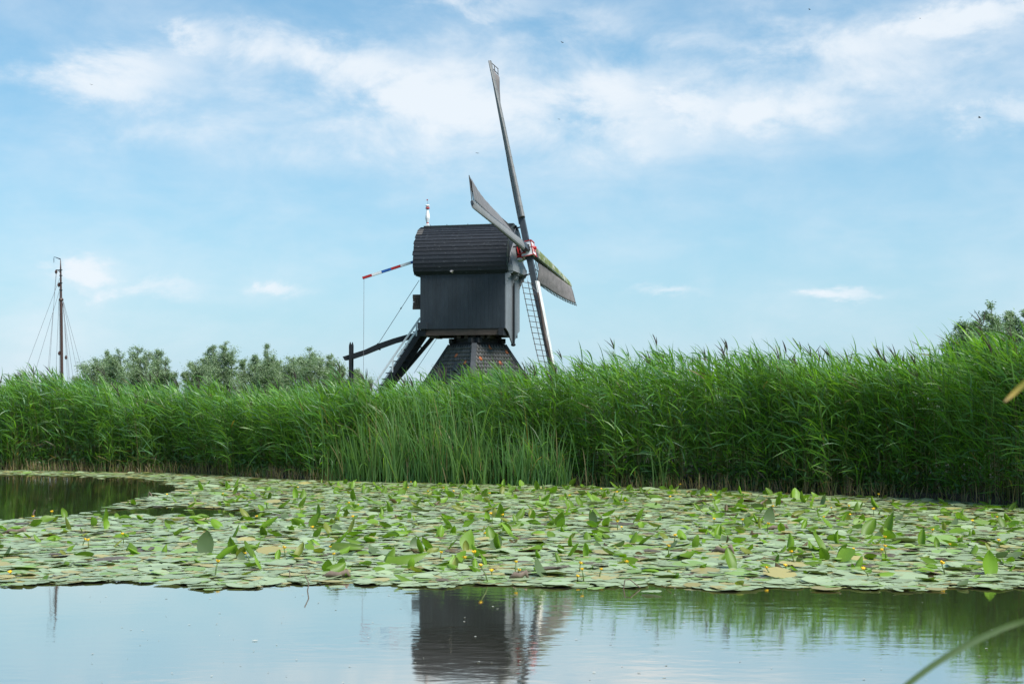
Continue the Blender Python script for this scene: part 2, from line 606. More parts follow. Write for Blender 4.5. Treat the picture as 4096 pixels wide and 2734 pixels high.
# land behind the reeds: step up at the water's edge, then level polder
xs = np.concatenate([[-400, -120, -60], np.linspace(bx[0], bx[-1], 60), [60, 120, 400]])
ys = np.array([bank_y(x) for x in xs])
ys[:3] = [ys[3] + 40, ys[3] + 10, ys[3] + 3]
ys[-3:] = [ys[-4] - 10, ys[-4] - 12, ys[-4] - 12]
rows = [(0.05, -.3), (.12, .10), (.9, .20), (4, .30), (8, .35), (14, .45)]
mb = MB()
vs_ = []
for dy, z in rows:
    vs_ += [(x, y + dy, z + .03 * math.sin(x * 3.1)) for x, y in zip(xs, ys)]
vs_ += [(x, max(78.0, y + 16), .5) for x, y in zip(xs, ys)]
vs_ += [(x, max(79.0, y + 17), -.3) for x, y in zip(xs, ys)]
n = len(xs)
fs_ = [(r * n + i, r * n + i + 1, (r + 1) * n + i + 1, (r + 1) * n + i) for r in range(len(rows) + 1) for i in range(n - 1)]
land = mb.add(vs_, fs_).build('meadow', ['meadow', 'soil'])
land.data.polygons.foreach_set('material_index', [1 if i < 5 * (n - 1) else 0 for i in range(len(fs_))])
tag(land, kind='structure')
far = MB().add([(-4000, 94, -.3), (4000, 94, -.3), (4000, 95, .4), (-4000, 95, .4), (4000, 5500, .6), (-4000, 5500, .6)],
               [(0, 1, 2, 3), (3, 2, 4, 5)]).build('far_meadow', 'meadow')
tag(far, kind='structure')
# the bank the photographer stands on (below the picture)
nb = MB().add([(-30, -40, .35), (30, -40, .35), (30, 3.2, .3), (-30, 3.2, .3), (30, 4.6, -.3), (-30, 4.6, -.3)],
              [(0, 1, 2, 3), (3, 2, 4, 5)]).build('near_bank', 'meadow')
tag(nb, kind='structure')


# ------------------------------------------------------------------ windmill
MX, MY = -1.9238, 65.0
ANG, LEN, WID, ZB, ZE = 0.2322, 3.935, 2.70, 5.5466, 8.0461
mill = empty('windmill', (MX, MY, 0), -ANG)
tag(mill, 'black wooden hollow post mill with four sails on a tiled pyramid base', 'windmill')
M_INV = Matrix.Rotation(ANG, 4, 'Z') @ Matrix.Translation((-MX, -MY, 0))
_o = M_INV @ Vector((0, 0, CAM_Z))


def ml(px, py, yl):
    """picture point -> mill coordinates on the plane y = yl of the mill"""
    d = M_INV.to_3x3() @ ray(px, py)
    return _o + d * ((yl - _o.y) / d.y)


def z4(x, y, yl=0.0):       # measured on an enlargement
    return ml(1330 + x / 2.851, 1000 + y / 2.851, yl)


def z1(x, y, yl=0.0):
    return ml(1600 + x / 2.24, 850 + y / 2.24, yl)


GROUND_Z = .45
# --- tower: square pyramid with tiles
TC = Vector((.345, 0.0, 0))
T_TOP = z4(1632, 1060, -1.25).z
TW_ROT = math.radians(-90 - 4.0) + ANG
HD0, HDK = 1.24, .665


def tcorner(k, z):
    hd = HD0 + (T_TOP - z) * HDK
    a = TW_ROT + k * math.pi / 2
    return TC + Vector((math.cos(a) * hd, math.sin(a) * hd, z))


mb = MB()
mb.hexa([tcorner(k, GROUND_Z - .2) for k in range(4)], [tcorner(k, T_TOP) for k in range(4)])
tower = mb.build('tower', 'dark_beam', mill)


def tile_mesh(name, material):
    mb = MB()
    W, H = .172, .235
    prof = [(-.5, .000), (-.32, .022), (-.12, .032), (.1, .026), (.3, .008), (.5, .004)]
    vs, fs = [], []
    for j, (s, lift) in enumerate(((0, .042), (.82, .006), (1.0, .004))):
        for x, h in prof:
            drop = -.022 * (1 - (2 * abs(x + .1)) ** 2) if j == 0 else 0
            vs.append((x * W, s * H + drop, h + lift))
    n = len(prof)
    for x, h in prof:                                        # front lip
        drop = -.022 * (1 - (2 * abs(x + .1)) ** 2)
        vs.append((x * W, drop + .003, h + .042 - .036))
    for j in range(2):
        for i in range(n - 1):
            fs.append((j * n + i, j * n + i + 1, (j + 1) * n + i + 1, (j + 1) * n + i))
    for i in range(n - 1):
        fs.append((3 * n + i, 3 * n + i + 1, i + 1, i))
    mb.add(vs, fs)
    me = bpy.data.meshes.new(name)
    me.from_pydata(mb.v, [], mb.f)
    me.materials.append(MATS[material])
    me.polygons.foreach_set('use_smooth', [True] * len(me.polygons))
    return me


TILE, TILE_O = tile_mesh('tile', 'tile_grey'), tile_mesh('orange_tile', 'tile_orange')
orange_px = [(1700 + x / 5.22, 1280 + y / 5.22) for x, y in ((640, 760), (835, 900), (1375, 605), (1718, 618), (1168, 838), (1575, 928))]
tile_list = []
for k in (0, 1, 2, 3):
    # face between corners k and k+1
    a0, b0 = tcorner(k, T_TOP), tcorner(k + 1, T_TOP)
    ex = (b0 - a0).normalized()
    mid0 = (a0 + b0) / 2
    a1, b1 = tcorner(k, T_TOP - 1), tcorner(k + 1, T_TOP - 1)
    dn = ((a1 + b1) / 2 - mid0)
    slope = dn.length
    dn.normalize()
    ez = ex.cross(-dn)
    if ez.dot(Vector((mid0.x - TC.x, mid0.y - TC.y, 0))) < 0:
        ez = -ez
    w0, wk = (b0 - a0).length, ((b1 - a1).length - (b0 - a0).length) / slope
    total = (T_TOP - GROUND_Z) * slope
    r = 0
    s = .30
    while s < total:
        wd = w0 + wk * s - .22
        nt = int(wd / .168)
        for i in range(nt):
            x = (i - (nt - 1) / 2) * .168
            base = mid0 + dn * s + ex * x + ez * .012
            tile_list.append((k, r, base, ex if (ex.cross(-dn)).dot(ez) > 0 else -ex, -dn, ez))
        s += .192
        r += 1
mw = mill.matrix_world if False else Matrix.Translation((MX, MY, 0)) @ Matrix.Rotation(-ANG, 4, 'Z')
vis_faces = (3, 0)
seen = [t for t in tile_list if t[0] in vis_faces and t[1] < 11]
seen.sort(key=lambda t: t[1])
rest = [t for t in tile_list if not (t[0] in vis_faces and t[1] < 11)]
rest = seen[298:] + rest
seen = seen[:298]
px_of = [to_px(mw @ (t[2] + t[4] * .1)) for t in seen]
orange_idx = set()
for ox, oy in orange_px:
    orange_idx.add(min(range(len(seen)), key=lambda i: (px_of[i][0] - ox) ** 2 + (px_of[i][1] - oy) ** 2))
for i, (k, r, p, ex, ey, ez) in enumerate(seen):
    o = bpy.data.objects.new('tile', TILE_O if i in orange_idx else TILE)
    R = Matrix((ex, ey, ez)).transposed().to_4x4()
    o.matrix_local = Matrix.Translation(p + ez * random.uniform(0, .008)) @ R @ Matrix.Rotation(random.gauss(0, .018), 4, 'Z')
    COL.objects.link(o)
    o.parent = tower
    o.matrix_parent_inverse = Matrix.Identity(4)
    if i in orange_idx:
        o['label'] = 'bright orange replacement roof tile'
mb = MB()
tv = [tuple(v.co) for v in TILE.vertices]; tf = [tuple(p.vertices) for p in TILE.polygons]
for (k, r, p, ex, ey, ez) in rest:
    mb.add([p + ex * x + ey * y + ez * z for x, y, z in tv], tf)
o = mb.build('tiles', 'tile_grey', tower, smooth=True); o['kind'] = 'stuff'
for k in range(4):
    a, b = tcorner(k, T_TOP - .02), tcorner(k, GROUND_Z)
    out = Vector((math.cos(TW_ROT + k * math.pi / 2), math.sin(TW_ROT + k * math.pi / 2), 0))
    mb = MB().bar(a + out * .04, b + out * .04, .23, .10, up=out)
    mb.build('corner_board', 'corner_wood', tower)
# top frame boards of the tower
for k in range(4):
    a, b = tcorner(k, T_TOP + .02), tcorner(k + 1, T_TOP + .02)
    a2, b2 = tcorner(k, T_TOP - .25), tcorner(k + 1, T_TOP - .25)
    nrm = ((a + b) / 2 - TC); nrm.z = 0; nrm.normalize()
    MB().hexa([a2 + nrm * .05, b2 + nrm * .05, b2 - nrm * .1, a2 - nrm * .1],
              [a + nrm * .05, b + nrm * .05, b - nrm * .1, a - nrm * .1]).build('top_board', 'dark_beam', tower)
# small dark vent on the tiles
vp = min(((t, to_px(mw @ t[2])) for t in seen), key=lambda q: (q[1][0] - (1700 + 690 / 5.22)) ** 2 + (q[1][1] - (1280 + 1010 / 5.22)) ** 2)[0]
R = Matrix((vp[3], vp[4], vp[5])).transposed()
mb = MB().box(vp[2] + vp[5] * .08, (.17, .34, .16), R).box(vp[2] + vp[5] * .17 + vp[4] * .02, (.21, .40, .03), R)
mb.build('vent', 'black_wood', tower)

# --- stacked ring of beams between tower and body
ZT = T_TOP
zz = [z4(1600, y, -1.2).z for y in (1040, 1000, 975, 958, 940)]
yaw45 = Matrix.Rotation(TW_ROT + math.pi / 4, 3, 'Z')


def ring_beams(name, z0, z1_, half, wd):
    for s in (-1, 1):
        MB().box(TC + yaw45 @ Vector((0, s * (half - wd / 2) * .8, 0)) + Vector((0, 0, (z0 + z1_) / 2)), (half * 2.1, wd, z1_ - z0), yaw45).build(name, 'dark_beam', mill)
        MB().box(TC + yaw45 @ Vector((s * (half - wd / 2) * .8, 0, 0)) + Vector((0, 0, (z0 + z1_) / 2 + .012)), (wd, half * 2.08, z1_ - z0 - .01), yaw45).build(name, 'dark_beam', mill)


ring_beams('ring_beam', ZT + .021, zz[1] + .01, .98, .24)
ring_beams('ring_beam', zz[1] + .03, zz[2] + .02, .82, .22)
MB().lathe(TC, [(.62, zz[2] - .1), (.62, zz[3]), (.5, zz[3] + .02), (.5, ZB)], 14).build('turning_collar', 'dark_beam', mill, True)

# --- body
HX, HY = LEN / 2, WID / 2
core = MB().box((0, 0, (ZB + ZE + .3) / 2), (LEN - .06, WID - .06, ZE + .3 - ZB)).build('body', 'black_wood', mill)
npl = 21
for s in (-1, 1):
    for i in range(npl):
        pw = LEN / npl
        x = -HX + pw * (i + .5)
        MB().box((x, s * (HY - .015 + random.uniform(-.003, .003)), (ZB + ZE) / 2 + .02), (pw - .003, .034, ZE - ZB + .04)).build('wall_board', 'black_wood', core)
for i in range(13):
    pw = WID / 13
    y = -HY + pw * (i + .5)
    if abs(y) > HY - .02:
        continue
    MB().box((-HX + .015, y, (ZB + ZE) / 2 + .02), (.034, pw - .008, ZE - ZB + .04)).build('wall_board', 'black_wood', core)
# floor beams under the body
zb0 = ZB - .30
MB().box((-.02, -HY + .14, ZB - .15), (LEN - .45, .2, .28)).build('floor_beam', 'brown_wood', mill)
MB().box((-.02, HY - .14, ZB - .15), (LEN - .45, .2, .28)).build('floor_beam', 'brown_wood', mill)
for x in (-1.82, 1.80):
    MB().box((x, 0, ZB - .16), (.22, WID + .1, .30)).build('floor_beam', 'dark_beam', mill)
for x in (-.25, .1, .45, .85, 1.15):
    MB().box((x, 0, ZB - .34), (.17, WID * .78, .17)).build('floor_beam', 'brown_wood', mill)
MB().box((.36, 0, ZB - .44), (1.45, WID * .62, .10)).build('floor_beam', 'dark_beam', mill)
bl = z4(1029, 862, -HY - .12)
MB().box((bl.x, -HY - .05, bl.z), (.42, .36, .30)).build('beam_end', 'black_wood', mill)

# --- roof: curved clapboards
RP = [(1.36, ZE - .03), (1.52, ZE + .14), (1.585, ZE + .42), (1.58, ZE + .75), (1.50, ZE + 1.12), (1.34, ZE + 1.47), (1.10, ZE + 1.79),
      (.80, ZE + 2.03), (.46, ZE + 2.20), (.10, ZE + 2.285)]
RX0, RX1 = -2.26, 2.10


def rp(t):
    seg = [math.dist(RP[i], RP[i + 1]) for i in range(len(RP) - 1)]
    L_ = t * sum(seg)
    for i, sl in enumerate(seg):
        if L_ <= sl or i == len(seg) - 1:
            k = L_ / sl
            return (RP[i][0] * (1 - k) + RP[i + 1][0] * k, RP[i][1] * (1 - k) + RP[i + 1][1] * k)
        L_ -= sl


mb = MB()
poly = [(y - .07 if y > .2 else y, z - .05) for y, z in RP]
prof = [(RX0 + .05, -y, z) for y, z in poly] + [(RX0 + .05, y, z) for y, z in reversed(poly)]
roof = fix_normals(mb.prism(prof, (RX1 - RX0 - .1, 0, 0)).build('roof', 'roof_wood', mill))
NB = 17
for s in (-1, 1):
    for i in range(NB):
        y0, za = rp(i / NB)
        y1, zb_ = rp(min(1, (i + 1.12) / NB))
        nx, nz_ = (zb_ - za), -(y1 - y0)
        l = math.hypot(nx, nz_); nx /= l; nz_ /= l
        lip = .028
        e0, e1 = RX0 + random.uniform(-.025, .015), RX1 + random.uniform(-.015, .02)
        A = (y0 + nx * lip, za + nz_ * lip); B = (y1 + nx * .006, zb_ + nz_ * .006)
        C = (y1 - nx * .014, zb_ - nz_ * .014); D = (y0 + nx * .002, za + nz_ * .002)
        sag = random.uniform(-.006, .006)
        lo = [(e0, s * A[0], A[1]), (e0, s * B[0], B[1]), (e0, s * C[0], C[1]), (e0, s * D[0], D[1])]
        hi = [(e1, s * A[0], A[1] + sag), (e1, s * B[0], B[1] + sag), (e1, s * C[0], C[1] + sag), (e1, s * D[0], D[1] + sag)]
        fix_normals(MB().hexa(lo, hi).build('roof_board', 'roof_wood', roof))
        if s == -1 and i in (11, 12, 13):            # three patched, paler board ends at the back
            up = .006
            lo2 = [(e0 - .004, s * (A[0] + nx * up), A[1] + nz_ * up), (e0 - .004, s * (B[0] + nx * up), B[1] + nz_ * up),
                   (e0 - .004, s * C[0], C[1]), (e0 - .004, s * D[0], D[1])]
            hi2 = [(e0 + .27, p[1], p[2]) for p in lo2]
            q = fix_normals(MB().hexa(lo2, hi2).build('roof_patch', 'old_roof_wood', roof))
            q['label'] = 'paler weathered board end on the dark roof'
rz = RP[-1][1]
MB().box(((RX0 + RX1) / 2 + .02, 0, rz + .03), (RX1 - RX0 - .1, .26, .07)).build('ridge_board', 'ridge_wood', roof)
for x in (RX0 + .35, RX0 + 1.15, RX0 + 2.15, RX0 + 3.2):
    MB().tube([(x, 0, rz + .05), (x, 0, rz + .13)], .012, 5).build('ridge_peg', 'black_iron', roof)
# pale rakes at both ends
for x0 in (RX1 + .012,):
    for s in (-1, 1):
        pts = [rp(t / 12) for t in range(13)]
        mb = MB()
        for i in range(12):
            (ya, za), (yb, zb_) = pts[i], pts[i + 1]
            mb.hexa([(x0, s * (ya + .03), za), (x0 + .035, s * (ya + .03), za), (x0 + .035, s * (ya - .12), za - .03), (x0, s * (ya - .12), za - .03)],
                    [(x0, s * (yb + .03), zb_ + .01), (x0 + .035, s * (yb + .03), zb_ + .01), (x0 + .035, s * (max(yb - .12, 0)), zb_ - .03), (x0, s * max(yb - .12, 0), zb_ - .03)])
        fix_normals(mb.build('rake_board', 'ridge_wood', roof))

# --- finial at the back of the ridge
fx = RX0 + .22
fin = MB().box((fx, 0, rz + .12), (.22, .22, .17)).lathe((fx, 0, rz + .2), [(.12, 0), (.12, .03), (.085, .05), (.085, .13), (.12, .24), (.165, .42), (.172, .52),
     (.16, .64), (.12, .84), (.085, 1.0), (.07, 1.10)], 8).build('finial', 'white_paint', mill)
MB().lathe((fx, 0, rz + .2), [(.089, .055), (.089, .125)], 8).build('band', 'red_paint', fin)
MB().lathe((fx, 0, rz + .2), [(.10, 1.10), (.155, 1.13), (.165, 1.17), (.15, 1.21), (.10, 1.225)], 8).build('collar', 'red_paint', fin)
MB().lathe((fx, 0, rz + .2), [(.075, 1.225), (.09, 1.26), (.165, 1.33), (.165, 1.36), (.10, 1.41), (.02, 1.43)], 8).build('cap', 'white_paint', fin)
MB().tube([(fx, 0, rz + 1.62), (fx, 0, rz + 2.02)], .008, 5).build('vane_rod', 'black_iron', fin)
MB().prism([(fx + .02, -.004, rz + 2.0), (fx - .10, -.004, rz + 2.02), (fx - .05, -.004, rz + 1.965), (fx - .10, -.004, rz + 1.91), (fx + .02, -.004, rz + 1.92)], (0, .008, 0)).build('vane_flag', 'red_paint', fin)

for ob in [fin] + list(fin.children):
    ob.data.transform(Matrix.Translation((fx, 0, rz + .05)) @ Matrix.Scale(.645, 4) @ Matrix.Translation((-fx, 0, -rz - .05)))

# --- front gable hood, brackets and front panels
gz0, gz1, gx0, gx1 = ZE + .33, ZE + 1.75, 2.34, 2.13
gab = MB().prism([(RX1 - .1, -1.4, ZE + .1), (RX1 - .1, 1.4, ZE + .1), (RX1 - .1, 1.25, ZE + 1.4), (RX1 - .1, .6, ZE + 2.05), (RX1 - .1, -.6, ZE + 2.05), (RX1 - .1, -1.25, ZE + 1.4)],
                 (.16, 0, 0)).build('front_gable', 'black_wood', mill)
fix_normals(gab)
nb_ = 11
for i in range(nb_):
    y0 = -1.42 + 2.84 * i / nb_; y1 = -1.42 + 2.84 * (i + 1) / nb_ - .014

    def top(y):
        ay = abs(y)
        return ZE + (2.12 - .55 * ay - .35 * ay * ay * .5) * .92
    k = .80
    lo = [(gx0, y0, gz0), (gx0, y1, gz0), (gx0 - .03, y1, gz0), (gx0 - .03, y0, gz0)]
    hi = [(gx1, y0 * k, top(y0)), (gx1, y1 * k, top(y1)), (gx1 - .03, y1 * k, top(y1)), (gx1 - .03, y0 * k, top(y0))]
    fix_normals(MB().hexa(lo, hi).build('gable_board', 'grey_wood', gab))
    # closing board behind, so the hood is solid
MB().prism([(2.14, -1.43, gz0), (gx0 + .015, -1.43, gz0), (gx0 + .015, -1.43, gz0 - .27), (2.02, -1.43, gz0 - .27), (2.02, -1.43, gz0)], (0, 2.86, 0)).build('gable_band', 'grey_band', gab)
fix_normals(gab.children[-1])
for s in (-1, 1):      # cheeks of the hood
    fix_normals(MB().prism([(2.0, s * 1.40, gz0), (gx0 - .02, s * 1.40, gz0), (gx1 - .02, s * 1.12, top(1.42)), (2.0, s * 1.12, top(1.42))], (0, -s * .03, 0)).build('gable_cheek', 'grey_wood', gab))


def bracket(y, w=.10):
    zt = gz0 - .27
    pr = [(HX + .03, zt), (gx0 + .0, zt), (gx0 - .03, zt - .09), (gx0 - .11, zt - .13), (gx0 - .10, zt - .22), (gx0 - .17, zt - .30), (gx0 - .24, zt - .32),
          (gx0 - .23, zt - .42), (gx0 - .28, zt - .48), (gx0 - .30, zt - .58), (HX + .03, zt - .62)]
    b = fix_normals(MB().prism([(x, y - w / 2, z) for x, z in pr], (0, w, 0)).build('bracket', 'grey_band', mill))
    return b


for y in (-1.34, -.12, .14, 1.34):
    bracket(y)
tip = z1(1008, 1170, 0.0)
pts_l = [(-HY - .01, ZE + .1), (-.09, ZE + .1), (-.09, tip.z), (-.16, tip.z), (-.42, ZB - .46), (-.85, ZB - .16), (-HY - .01, ZB + .0)]
for s in (-1, 1):
    pan = fix_normals(MB().prism([(HX + .004, -s * y if s == 1 else y, z) for y, z in pts_l] if s == -1 else [(HX + .004, -y, z) for y, z in pts_l], (.05, 0, 0)).build('front_panel', 'grey_wood', mill))
MB().box((HX + .06, 0, (ZE + .3 + tip.z) / 2 - .03), (.14, .16, ZE + .3 - tip.z)).build('centre_post', 'dark_beam', mill)
MB().lathe((HX + .07, 0, tip.z - .14), [(.05, 0), (.10, .03), (.115, .07), (.10, .11), (.05, .14)], 10).build('post_ball', 'dark_beam', mill, True)

# --- windshaft, poll head and sails
EL_S, PHI = 0.2195, 0.092
SV = Vector((math.cos(EL_S), 0, math.sin(EL_S)))
UV = Vector((-math.sin(EL_S), 0, math.cos(EL_S)))
VV = Vector((0, 1, 0))
UP = UV * math.cos(PHI) + VV * math.sin(PHI)
FA = -UV * math.sin(PHI) + VV * math.cos(PHI)
HUB = Vector((2.7854 - .06, 0, 9.1722 - .0))
RP3 = Matrix((SV, FA, UP)).transposed()
MB().tube([HUB - SV * 1.6, HUB - SV * .2], [.26, .26], 10).build('windshaft', 'dark_beam', mill)
ph = MB().box(HUB - SV * .02, (.56, .60, .64), RP3).build('poll_head', 'white_paint', mill)
for sx in (-1, 1):
    for sy in (-1, 1):
        MB().bar(HUB + RP3 @ Vector((sx * .28 - .02, sy * .30, -.35)), HUB + RP3 @ Vector((sx * .28 - .02, sy * .30, .35)), .03, .03).build('trim', 'red_paint', ph)
for sz in (-1, 1):
    for sy in (-1, 1):
        MB().bar(HUB + RP3 @ Vector((-.30, sy * .315, sz * .335)), HUB + RP3 @ Vector((.30, sy * .315, sz * .335)), .035, .035).build('trim', 'red_paint', ph)
    for sx in (-1, 1):
        MB().bar(HUB + RP3 @ Vector((sx * .30 - .02, -.34, sz * .337)), HUB + RP3 @ Vector((sx * .30 - .02, .34, sz * .337)), .035, .037).build('trim', 'red_paint', ph)
for sy in (-1, 1):
    MB().bar(HUB + RP3 @ Vector((-.2, sy * .303, .0)), HUB + RP3 @ Vector((.24, sy * .303, .03)), .02, .02).build('trim', 'red_paint', ph)
# red frame round the cross stock, star on the front
for a_, b_ in (((-.40, -.17), (-.40, .19)), ((-.08, -.17), (-.08, .19)), ((-.42, -.17), (-.06, -.17)), ((-.42, .19), (-.06, .19))):
    for sy in (-1, 1):
        MB().bar(HUB + RP3 @ Vector((a_[0], sy * .33, a_[1])), HUB + RP3 @ Vector((b_[0], sy * .33, b_[1])), .045, .045, up=FA).build('trim', 'red_paint', ph)
MB().box(HUB + RP3 @ Vector((-.55, 0, -.24)), (.5, .46, .08), RP3).build('trim', 'red_paint', ph)
MB().box(HUB + RP3 @ Vector((-.50, 0, -.36)), (.38, .40, .10), RP3).build('shaft_neck', 'white_paint', ph)
star = MB()
for k in range(5):
    a = math.pi / 2 + k * 2 * math.pi / 5
    e1 = Vector((.265, math.cos(a) * .22, math.sin(a) * .22)); e2 = Vector((.265, math.cos(a + .5) * .07, math.sin(a + .5) * .07)); e3 = Vector((.265, math.cos(a - .5) * .07, math.sin(a - .5) * .07))
    star.prism([HUB + RP3 @ Vector((.265, 0, 0)), HUB + RP3 @ e3, HUB + RP3 @ e1, HUB + RP3 @ e2], SV * .02)
fix_normals(star.build('star', 'red_paint', ph))
MB().tube([HUB + SV * .26, HUB + SV * .40], [.075, .07], 8).build('boss', 'red_paint', ph)

R_TIP = 9.25


def tw(r):
    k = min(1, max(0, (r - 1.5) / (R_TIP - 1.5)))
    return math.radians(20 - 25 * k ** 2.8)


def make_sail(d, t, label, cloth, algae=False):
    O = HUB.copy()

    def P(r, tt, nn=0.0):
        b = tw(r)
        tp = t * math.cos(b) + SV * math.sin(b)
        np_ = SV * math.cos(b) - t * math.sin(b)
        return O + d * r + tp * tt + np_ * nn
    # stock (the sail's own mesh)
    mb = MB()
    st = []
    for r, w_ in ((.30, .27), (2.0, .25), (6.0, .19), (R_TIP, .11)):
        st.append([O + d * r + t * (x * w_ / 2) + SV * (y * w_ / 2) for x, y in ((-1, -1), (1, -1), (1, 1), (-1, 1))])
    for i in range(3):
        mb.hexa(st[i], st[i + 1])
    sail = fix_normals(mb.build('sail', 'stock_paint', mill))
    sail['label'] = label
    # wedges where the stock leaves the poll head
    for x in (-.11, -.03, .05, .12):
        for yy in (-.145, .145):
            MB().bar(O + d * .32 + t * x + SV * yy, O + d * (.46 + random.uniform(-.03, .03)) + t * x + SV * yy, .05, .04).build('wedge', 'black_iron', sail)
    # rounded leading edge, sheet by sheet
    em = 'edge_algae' if algae else 'edge_grey' if cloth in ('furled', 'near') else 'edge_paint'
    r0 = 1.52
    nseg = 16
    for i in range(nseg):
        ra = r0 + (R_TIP - .05 - r0) * i / nseg
        rb = r0 + (R_TIP - .05 - r0) * (i + 1) / nseg + .012
        vs, fs = [], []
        for j, r in enumerate((ra, rb)):
            k = (r - r0) / (R_TIP - r0)
            ch, th = .36 - .14 * k, .32 - .20 * k
            lift = .006 if j == 0 else 0.0
            ring = []
            for q in range(9):
                a = -math.pi / 2 + math.pi * q / 8
                ring.append(P(r, -.06 + (ch + .06 + lift) * math.cos(a), (th / 2 + lift) * math.sin(a)))
            ring.append(P(r, -.10, th / 2 * .8)); ring.append(P(r, -.10, -th / 2 * .8))
            vs += ring
        n_ = 11
        for q in range(n_):
            a, b = q, (q + 1) % n_
            fs.append((a, b, b + n_, a + n_))
        fs.append(tuple(range(n_))); fs.append(tuple(range(2 * n_ - 1, n_ - 1, -1)))
        o = fix_normals(MB().add(vs, fs).build('leading_edge_panel', em, sail))
    # lattice
    WL = 1.08
    for tt in (-.56, -WL):
        pts = [P(r, tt, 0) for r in np.linspace(1.55, R_TIP - .05, 14)]
        MB().tube(pts, .018, 5).build('lattice_rail', 'lattice_wood', sail)
    r = 1.62
    while r < R_TIP:
        MB().bar(P(r, .12, -.0), P(r, -WL - .05, 0), .026, .026).build('lattice_bar', 'lattice_wood', sail)
        r += .262
    # cloth
    if cloth == 'full' or cloth == 'near':
        nr, ntt = 30, 9
        vs, fs = [], []
        for i in range(nr):
            k = i / (nr - 1)
            ra = 1.9 + (R_TIP - .25 - 1.9) * k
            for j in range(ntt):
                q = j / (ntt - 1)
                inner = .35 * (1 - k) ** 6 if cloth == 'full' else 0
                wd_ = (WL - .03) * (min(1, .35 + 3.2 * k) if cloth == 'near' else 1)
                tt = -.14 - inner * .3 - (wd_ - .14) * q
                rr = ra + (.35 * q * (1 - k) if cloth == 'full' else .1 * q * (1 - k))
                wr = .018 * math.sin(ra * 5.1 + q * 6) * math.sin(q * 3.1) + .03 * mnoise.noise(Vector((ra * 1.3, q * 2, 3.3)))
                vs.append(P(rr, tt, .055 + abs(wr) + (.03 * math.sin(q * math.pi) if cloth == 'full' else -.012 * math.sin(q * math.pi))))
        for i in range(nr - 1):
            for j in range(ntt - 1):
                a = i * ntt + j
                fs.append((a, a + 1, a + ntt + 1, a + ntt))
        o = MB().add(vs, fs).build('sail_cloth', 'cloth' if cloth == 'full' else 'cloth_pale', sail, True)
        sm = o.modifiers.new('thickness', 'SOLIDIFY'); sm.thickness = .006
    elif cloth == 'furled':
        nr, ntt = 18, 6
        vs, fs = [], []
        for i in range(nr):
            k = i / (nr - 1)
            ra = 4.3 + (R_TIP - .45 - 4.3) * k
            for j in range(ntt):
                q = j / (ntt - 1)
                wd_ = .10 + (WL - .16) * k ** .8
                vs.append(P(ra, -.10 - wd_ * q, .05 + .02 * mnoise.noise(Vector((ra * 1.7, q * 3, 1.1)))))
        for i in range(nr - 1):
            for j in range(ntt - 1):
                a = i * ntt + j
                fs.append((a, a + 1, a + ntt + 1, a + ntt))
        o = MB().add(vs, fs).build('sail_cloth', 'cloth', sail, True)
        sm = o.modifiers.new('thickness', 'SOLIDIFY'); sm.thickness = .006
    else:
        pts, rad = [], []
        for i in range(24):
            k = i / 23
            r = 2.1 + (R_TIP - 2.1) * k
            tt = -.20 - .10 * math.sin(k * 3.1) + (.30 * max(0, k - .55) / .45)
            pts.append(P(r, tt, .17 + .02 * math.sin(k * 17)))
            rad.append(.025 + .055 * math.sin(min(1, k * 2.5 + .1) * math.pi / 2) * (1 - .45 * k) + .008 * math.sin(k * 40))
        MB().tube(pts, rad, 8).build('sail_cloth', 'cloth_roll', sail, True)
        MB().tube([P(.95, -.10, -.1), P(1.5, -.5, -.05), P(2.1, -.20, .17)], .012, 4).build('cloth_rope', 'rope', sail)
    # peg on the back of the stock and little hooks
    MB().bar(O + d * 1.12 - SV * .05, O + d * 1.12 - SV * .42, .05, .06).build('peg', 'dark_beam', sail)
    if cloth == 'near':
        MB().tube([P(2.0, -.35, 0.02), O + UP * 1.12 - SV * .38], .010, 4).build('cloth_rope', 'rope', sail)
    return sail


make_sail(UP, -FA, 'upright sail with its cloth rolled narrow', 'furled')
make_sail(FA, UP, 'far right sail with grey cloth spread and algae along its edge', 'full', algae=True)
make_sail(-UP, FA, 'lower sail with bare lattice and rolled up cloth', 'rolled')
make_sail(-FA, -UP, 'near left sail rising over the roof with its cloth spread', 'near')

# --- boom at the back, ropes, shutter, tail and stairs
YB = -.35
bpts = [z4(x, y, YB) for x, y in ((345, 318), (452, 284), (562, 249), (672, 214), (780, 179), (895, 143), (1010, 107), (1150, 62))]
mb = MB()
cols = [0, 1, 2, 0, 1, 2, 1]
for i, c in enumerate(cols):
    mb.bar(bpts[i], bpts[i + 1], .11, .11, mi=c)
mb.build('boom', ['red_paint', 'white_paint', 'blue_paint'], mill)['label'] = 'red, white and blue banded boom'
MB().tube([bpts[0] + Vector((.06, 0, -.04)), Vector((bpts[0].x + .06, YB, GROUND_Z))], .011, 4).build('brake_rope', 'rope', mill)
MB().tube([z4(988, 345, -.6), z4(520, 1070, -.15)], .013, 5).build('stay_rope', 'rope', mill)
a, b = z4(772, 678, -.38), z4(790, 648, -.38)
MB().tube([a, (a + b) / 2, b], [.012, .035, .012], 6).build('turnbuckle', 'black_iron', mill)
MB().tube([z4(1230, 945, .5), z4(930, 1400, .5)], .012, 4).build('guy_rope', 'pale_rope', mill)
s0, s1 = z4(918, 677, -.95), z4(1000, 505, -.95)
sh = MB().box(((s0.x + s1.x) / 2, -.95, (s0.z + s1.z) / 2), (s1.x - s0.x, .05, s1.z - s0.z)).build('shutter', 'shutter_wood', mill)
hgt = s1.z - s0.z
for i in range(4):
    MB().box((s0.x + (i + .5) * (s1.x - s0.x) / 4 + .01, -.985, s0.z + hgt * .5), ((s1.x - s0.x) / 4 - .012, .02, hgt * .38)).build('slat', 'shutter_wood', sh)
